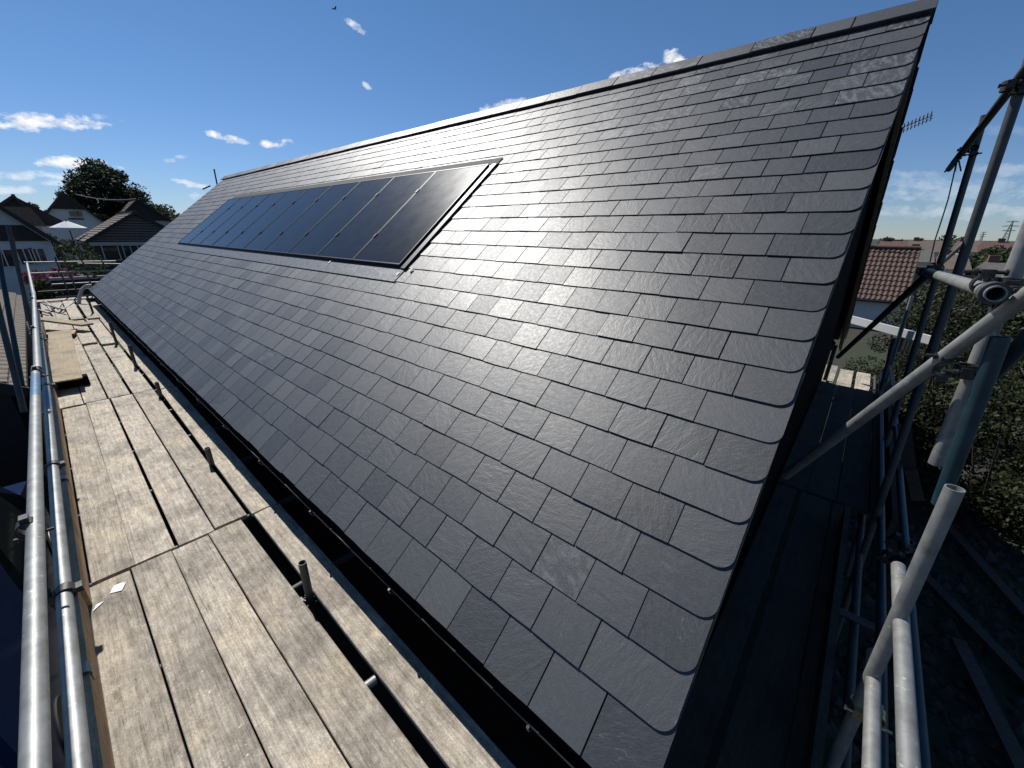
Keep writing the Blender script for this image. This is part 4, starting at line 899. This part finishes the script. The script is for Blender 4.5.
# rows of pale fence panels beyond the scaffold
m = MB(); x0, z0 = yx(49, 278, 27); x1, z1 = yx(112, 276, 27)
t = thing('garden_fence', (x0, 27, 0), 'low dark garden fence with pale topping behind the far scaffold rails', 'fence')
m.box(x0, x1+4, 27, 27.06, 0, z0-.12); m.build('fence_panel', MT['clad_dark'], t)
m = MB()
for k in range(9): m.box(x0+k*.75, x0+k*.75+.6, 26.97, 27.09, z0-.118, z0+.0)
m.build('coping', MT['render'], t)
# left neighbour: low ribbed roof beside the walkway
gx, gz = -.60, EYE-2.35
t = thing('tiled_garage', (-2.4, 15, 0), 'low garage with ribbed dark tiles just outside the guard rails', 'garage')
m = MB()
for sg in (1, -1):
    x0 = gx if sg == 1 else -4.1; xa = -2.41; za = gz+1.15
    n = 11
    for k in range(n):
        f0, f1 = k/n, (k+1)/n
        xa0, xa1 = x0+(xa-x0)*f0, x0+(xa-x0)*f1; z0, z1 = gz+(za-gz)*f0, gz+(za-gz)*f1
        ny = 400; vs = []; fs = []
        for j in range(ny+1):
            y = 9.3+13*j/ny; c = .032*max(0, math.cos(j*math.pi*.2))**2
            vs += [(xa0, y, z0+.06+c), (xa1, y, z1+.004+c), (xa0, y, z0-.01)]
        for j in range(ny):
            b = 3*j
            fs += [(b, b+1, b+4, b+3), (b+2, b, b+3, b+5)]
        if sg == 1: fs = [tuple(reversed(f)) for f in fs]
        m.add(vs, fs)
m.build('roof', MT['roof_brown'], t)
m = MB(); m.beam((-2.41, 9.28, gz+1.19), (-2.41, 22.3, gz+1.19), .2, .1); m.build('ridge_cap', MT['roof_grey'], t)
m = MB(); m.prism([(gx-.2, 0), (gx-.2, gz+.08), (-2.41, gz+1.1), (-3.9, gz+.08), (-3.9, 0)][::-1], (0, 0, 0), X, Z, Y, 9.5, 22.1); m.build('wall', MT['clad_dark'], t)
m = MB(); m.beam((gx, 9.27, gz-.03), (-2.41, 9.27, gz+1.12), .03, .16); m.beam((-4.1, 9.273, gz-.03), (-2.41, 9.273, gz+1.12), .03, .16); m.build('bargeboard', MT['clad_dark'], t)
# parked navy van below the rails
def van():
    t = thing('parked_van', (-1.75, 5.6, 0), 'navy blue van parked below the guard rails', 'van')
    x0, x1 = -2.75, -.82; prof = [(3.2, .35), (8.0, .35), (8.05, .9), (7.6, 1.12), (6.9, 1.25), (6.2, 1.86), (5.8, 1.93), (3.5, 1.93), (3.25, 1.8), (3.12, .95)]
    m = MB(); k = len(prof); rings = []
    for x, ins in ((x0, .06), (x0+.06, 0), (x1-.06, 0), (x1, .06)):
        rings.append([(x+(.10 if x < -1.8 else -.10)*max(0, (z-1.1)/.8), y+(5.6-y)*ins*.1, z-(ins*.4 if z > 1.5 else 0)) for y, z in prof])
    vs = [p for r in rings for p in r]; fs = []
    for a in range(3):
        for i in range(k): fs.append((a*k+i, a*k+(i+1) % k, (a+1)*k+(i+1) % k, (a+1)*k+i))
    fs.append(tuple(range(k))); fs.append(tuple(reversed(range(3*k, 4*k))))
    m.add(vs, [tuple(reversed(f)) for f in fs]); m.build('body', MT['car'], t)
    g = MB(); g.add([(x0+.2, 6.86, 1.31), (x1-.2, 6.86, 1.31), (x1-.26, 6.27, 1.83), (x0+.26, 6.27, 1.83)], [(0, 1, 2, 3)]); g.build('windscreen', MT['glassw'], t)
    for sg, x in ((1, x1), (-1, x0)):
        g = MB(); xx = x+sg*.004; xi = x-sg*.072; g.add([(xx-sg*.02, 5.2, 1.22), (xx-sg*.02, 6.5, 1.22), (xi, 6.1, 1.74), (xi, 5.2, 1.74)], [(0, 1, 2, 3) if sg > 0 else (3, 2, 1, 0)]); g.build('side_window', MT['glassw'], t)
        for y in (4.0, 7.15):
            w = MB(); w.tube((x-sg*.2, y, .33), (x+sg*.012, y, .33), .33, 20); wo = w.build('wheel', MT['tyre'], t)
            r = MB(); r.tube((x+sg*.013, y, .33), (x+sg*.02, y, .33), .2, 14); r.build('rim', MT['galv'], wo)
    g = MB(); g.add([(x0+.2, 3.19, 1.25), (x1-.2, 3.19, 1.25), (x1-.25, 3.26, 1.72), (x0+.25, 3.26, 1.72)], [(0, 1, 2, 3)]); g.build('rear_window', MT['glassw'], t)
    for x in (x0+.14, x1-.14):
        l = MB(); l.box(x-.07, x+.07, 3.08, 3.14, .85, 1.15); l.build('tail_light', MT['roof_red'], t)
van()

# ------------------------------------------------------------------ right hand background
def xz(px, py, x): return on_x(px, py, x)
# red tiled outbuilding with white wall
FX = 26.0; pe0 = xz(906, 303, FX); pr1 = xz(919, 249, FX+2.6)
yv = pe0.y; ze = pe0.z; zr = pr1.z
t = thing('red_tiled_building', (FX+2.6, yv+4, 0), 'white walled building with red pantile roof beyond the gable', 'building')
m = MB(); n = 11; ny = 150; Lr = 7.2
for k in range(n):
    f0, f1 = k/n, (k+1)/n; x0, x1 = FX+2.6*f0, FX+2.6*f1; z0, z1 = ze+(zr-ze)*f0, ze+(zr-ze)*f1
    vs = []; fs = []; m.cur = random.random()
    for j in range(ny+1):
        y = yv+Lr*j/ny; c = .030*math.cos(j*math.pi*.5)
        vs += [(x0, y, z0+.055+c), (x1, y, z1+.006+c), (x0, y, z0-.01)]
    for j in range(ny): b = 3*j; fs += [(b+3, b+4, b+1, b), (b+5, b+3, b, b+2)]
    m.add(vs, fs, None, False)
m.add([(FX+2.6, yv, zr), (FX+2.6, yv+Lr, zr), (FX+5.2, yv+Lr, ze), (FX+5.2, yv, ze)], [(0, 3, 2, 1)])
m.build('roof', MT['roof_red'], t)
m = MB(); m.tube((FX+2.6, yv, zr+.03), (FX+2.6, yv+Lr, zr+.03), .11, 10); m.build('ridge_cap', MT['roof_red'], t)
m = MB(); m.prism([(FX+.25, 0), (FX+4.95, 0), (FX+4.95, ze+.1), (FX+2.6, zr-.1), (FX+.25, ze+.1)], (0, 0, 0), X, Z, Y, yv+.12, yv+Lr-.1); m.build('wall', MT['white'], t)
m = MB(); m.beam((FX-.02, yv-.0, ze-.03), (FX+2.6, yv-.0, zr-.06), .04, .16); m.build('bargeboard', MT['clad_dark'], t)
m = MB(); m.tube((FX-.05, yv, ze-.03), (FX-.05, yv+Lr, ze-.03), .055, 8); m.build('gutter', MT['black_plastic'], t)
# roof aerial on its mast behind the ridge
p = xz(904, 128, FX+2.6); tip = xz(933, 115.5, FX+2.6)
t = thing('tv_aerial', (p.x, p.y+.3, zr), 'many-armed TV aerial sticking out past the gable against the sky', 'aerial')
m = MB(); m.tube((p.x, p.y+.35, zr), (p.x, p.y+.35, p.z+.15), .022, 8); m.build('mast', MT['galv_shade'], t)
m = MB(); m.tube((p.x, p.y+.35, p.z-.06), tip, .02, 6)
for k in range(8):
    q = p.lerp(tip, k/7.5); m.tube(q+Vector((-.28, .02, .14)), q+Vector((.28, -.02, -.14)) , .02, 5); m.tube(q+Vector((-.26, -.05, -.14)), q+Vector((.26, .05, .14)), .02, 5)
m.build('boom', MT['galv_shade'], t)
# far rows of houses
def far_house(px0, px1, pyr, pye, x, name, label, roof, wall='render', group=None):
    a, b = xz(px0, pyr, x), xz(px1, pyr, x); e = xz((px0+px1)/2, pye, x)
    y0, y1 = sorted((a.y, b.y)); zr_ = (a.z+b.z)/2; ze_ = min(e.z, zr_-.8); dp = 4.0
    t = thing(name, (x, (y0+y1)/2, 0), label, 'house', group)
    w = MB(); w.box(x-dp+.3, x+dp-.3, y0+.2, y1-.2, 0, ze_); w.build('wall', MT[wall], t)
    r = MB(); r.prism([(-dp, ze_-.02), (dp, ze_-.02), (0, zr_)], (x, 0, 0), X, Z, Y, y0, y1)
    rt = r.build('roof', MT[roof], t)
    c = MB(); yc_ = y0+(y1-y0)*.7; c.box(x-.22, x+.22, yc_, yc_+.45, zr_-.6, zr_+.35); c.build('chimney', MT['brick'], rt)
    for k in range(2):
        f = MB(); yy = y0+(y1-y0)*(.2+.45*k); f.box(x-dp+.26, x-dp+.31, yy, yy+1.0, max(.8, ze_-1.5), ze_-.3); fo = f.build('window', MT['white'], t)
        g = MB(); g.box(x-dp+.245, x-dp+.258, yy+.08, yy+.92, max(.88, ze_-1.42), ze_-.38); g.build('pane', MT['glassw'], fo)
    return t
far_house(982, 1060, 242.5, 252, 62, 'terraced_house', 'long red roofed house on the right skyline', 'roof_red_far')
far_house(958, 984, 241, 251, 66, 'terraced_house', 'brown roofed house between the scaffold tubes on the skyline', 'roof_brown')
far_house(908, 944, 240.5, 251, 70, 'terraced_house', 'wide dark roofed house on the skyline beyond the red pantiles', 'roof_brown')
far_house(880, 909, 241, 250, 64, 'terraced_house', 'red roofed house just right of the gable on the skyline', 'roof_red_far')
far_house(912, 934, 249, 258, 46, 'bungalow', 'grey roofed bungalow below the wide dark roof', 'roof_grey')
far_house(940, 968, 254, 263, 42, 'bungalow', 'brown roofed bungalow behind the scaffold joint', 'roof_brown', 'white')
far_house(985, 1030, 262, 272, 38, 'bungalow', 'grey roofed bungalow beyond the big shrubs', 'roof_grey')
random.seed(77)
for i, (px, py, x, sp, lab) in enumerate([(960, 233.5, 80, 3.2, 'round dark tree on the skyline between the scaffold tubes'), (922, 238.5, 84, 1.8, 'small tree on the skyline left of the scaffold tubes'), (892, 236.5, 90, 2.2, 'small tree on the skyline next to the gable'), (996, 251, 50, 2.4, 'dark tree below the long red roof'), (1016, 254, 46, 2.0, 'green tree at the right edge below the red roof'), (975, 258, 44, 2.2, 'dark tree behind the nearer bungalow')]):
    q = xz(px, py, x); tree('broadleaf_tree', (x, q.y, 0), q.z, sp, lab, clumps=16, leaves=110, size=.36, trunk=.2, low=.2, mat='leaf_mid' if i == 4 else 'leaf_dark')
# big shrubs in the garden right of the gable
for i, (px, py, x, rx, lab, n) in enumerate([(935, 268, 13.5, .9, 'tall sunlit shrub behind the teal standard', 5600), (985, 275, 12.5, 1.2, 'tall glossy shrub behind the open tube end', 8500), (1035, 285, 11.5, 1.4, 'tall shrub at the right edge of the photo', 8500), (1000, 345, 9.8, 1.25, 'broad leafy shrub below the long brace', 8500), (940, 385, 9.6, .9, 'mid-height shrub between the scaffold standards', 5800), (1050, 390, 8.8, 1.2, 'low leafy shrub at the lower right edge', 7000), (872, 358, 13.6, .7, 'small dark shrub under the pale plank rail', 1800)]):
    q = xz(px, py, x); shrub('shrub', (x, q.y, 0), rx, q.z, lab, 'leaf_garden' if i != 6 else 'leaf_dark', n, .068)
# dark fences between the gardens
for i, (pa, pb, py0, x, h_, lab) in enumerate([(918, 1040, 292, 17, .0, 'dark timber fence behind the tall shrubs'), (905, 1040, 272, 34, 0, 'far garden fence below the bungalows')]):
    a, b = xz(pa, py0, x), xz(pb, py0+4, x); t = thing('garden_fence', (x, a.y, 0), lab, 'fence')
    m = MB(); n = 24
    for k in range(n): f = k/n; g = (k+.94)/n; m.box(x-.01, x+.012*(1+k % 2), b.y+(a.y-b.y)*f, b.y+(a.y-b.y)*g, 0, a.z)
    m.build('fence_panel', MT['clad'], t)
    for k in range(4):
        p = MB(); yy = b.y+(a.y-b.y)*k/3; p.box(x-.09, x-.012, yy-.05, yy+.05, 0, a.z+.08); p.build('fence_post', MT['clad_dark'], t)
# pylons on the horizon
def pylon(px, pyt, pyb, x, label):
    tpt = xz(px, pyt, x); H = tpt.z; t = thing('electricity_pylon', (x, tpt.y, 0), label, 'pylon', 'pylons on the horizon')
    m = MB(); w = H*.11; r = .16
    for sx_ in (-1, 1):
        for sy_ in (-1, 1): m.tube((x+sx_*w, tpt.y+sy_*w, 0), (x+sx_*w*.12, tpt.y+sy_*w*.12, H), r, 5)
    nseg = 9
    for k in range(nseg):
        f0, f1 = k/nseg, (k+1)/nseg; w0, w1 = w*(1-.88*f0), w*(1-.88*f1)
        for s in (-1, 1):
            m.tube((x+s*w0, tpt.y-w0, H*f0), (x+s*w1, tpt.y+w1, H*f1), r*.5, 4); m.tube((x+s*w0, tpt.y+w0, H*f0), (x+s*w1, tpt.y-w1, H*f1), r*.5, 4)
    m.build('lattice_tower', MT['pylon'], t)
    for f, l in ((.97, .17), (.80, .24), (.63, .19)):
        a = MB(); a.beam((x, tpt.y-H*l, H*f), (x, tpt.y+H*l, H*f), r*1.6, r*1.6); a.beam((x, tpt.y-H*l, H*f), (x, tpt.y, H*(f+.04)), r, r); a.beam((x, tpt.y+H*l, H*f), (x, tpt.y, H*(f+.04)), r, r); a.build('cross_arm', MT['pylon'], t)
pylon(1013, 221, 242, 420, 'large lattice pylon on the skyline at the right edge')
pylon(984, 232, 242, 620, 'small far lattice pylon left of the large one')
# rubble and loose timber on the ground below the gable
random.seed(90)
m = MB()
for i in range(1500):
    x, y = random.uniform(1.8, 9), random.uniform(-3.6, -.5); s = random.uniform(.02, .09)*(1.5 if random.random() < .06 else 1)
    n = 6; a0 = random.random()*6; ring = [(x+s*random.uniform(.7, 1.2)*math.cos(a0+6.283*k/n), y+s*random.uniform(.7, 1.2)*math.sin(a0+6.283*k/n), random.uniform(0, .02)) for k in range(n)]
    m.cur = random.random(); m.add(ring+[(x, y, s*random.uniform(.6, 1.1)+.02)], [(k, (k+1) % n, n) for k in range(n)])
tag(m.build('rubble', MT['rubble']), 'broken rubble and stones strewn over the ground below the gable scaffold', 'rubble', kind='stuff')
for i, (x, y, l, a, lab) in enumerate([(6.6, -2.3, 3.0, 20, 'long timber lying on the rubble farthest from the gable'), (5.6, -2.0, 2.4, 32, 'timber lying askew on the rubble in the middle'), (8.6, -2.6, 3.2, 60, 'timber lying on the ground under the shrubs'), (4.4, -1.9, 2.2, 12, 'timber lying on the rubble nearest the viewer'), (8.9, -2.2, 2.6, 68, 'second timber lying on the ground under the shrubs')]):
    m = MB(); m.box(-l/2, l/2, -.06, .06, 0, .05); o = m.build('timber_length', MT['board_shade']); o.location = (x, y, .10); o.rotation_euler = (R(2), R(-1.5), R(a)); tag(o, lab, 'timber', 'loose timbers on the ground')
# bird high in the sky
p = raydir(335, 9).normalized()*55+Vector((0, 0, EYE)); t = MB()
t.tube(p+Vector((-.18, 0, -.02)), p+Vector((.16, .05, .02)), .05, 8, .03)
for s in (-1, 1): t.add([p+Vector((-.07, 0, .02)), p+Vector((.07, 0, .02)), p+Vector((.03, s*.30, .14)), p+Vector((-.06, s*.55, .03)), p+Vector((-.09, s*.28, .12))], [(0, 1, 2, 4), (4, 2, 3)])
tag(t.build('bird', MT['bird'], None, p), 'small dark bird flying high in the blue sky', 'bird')
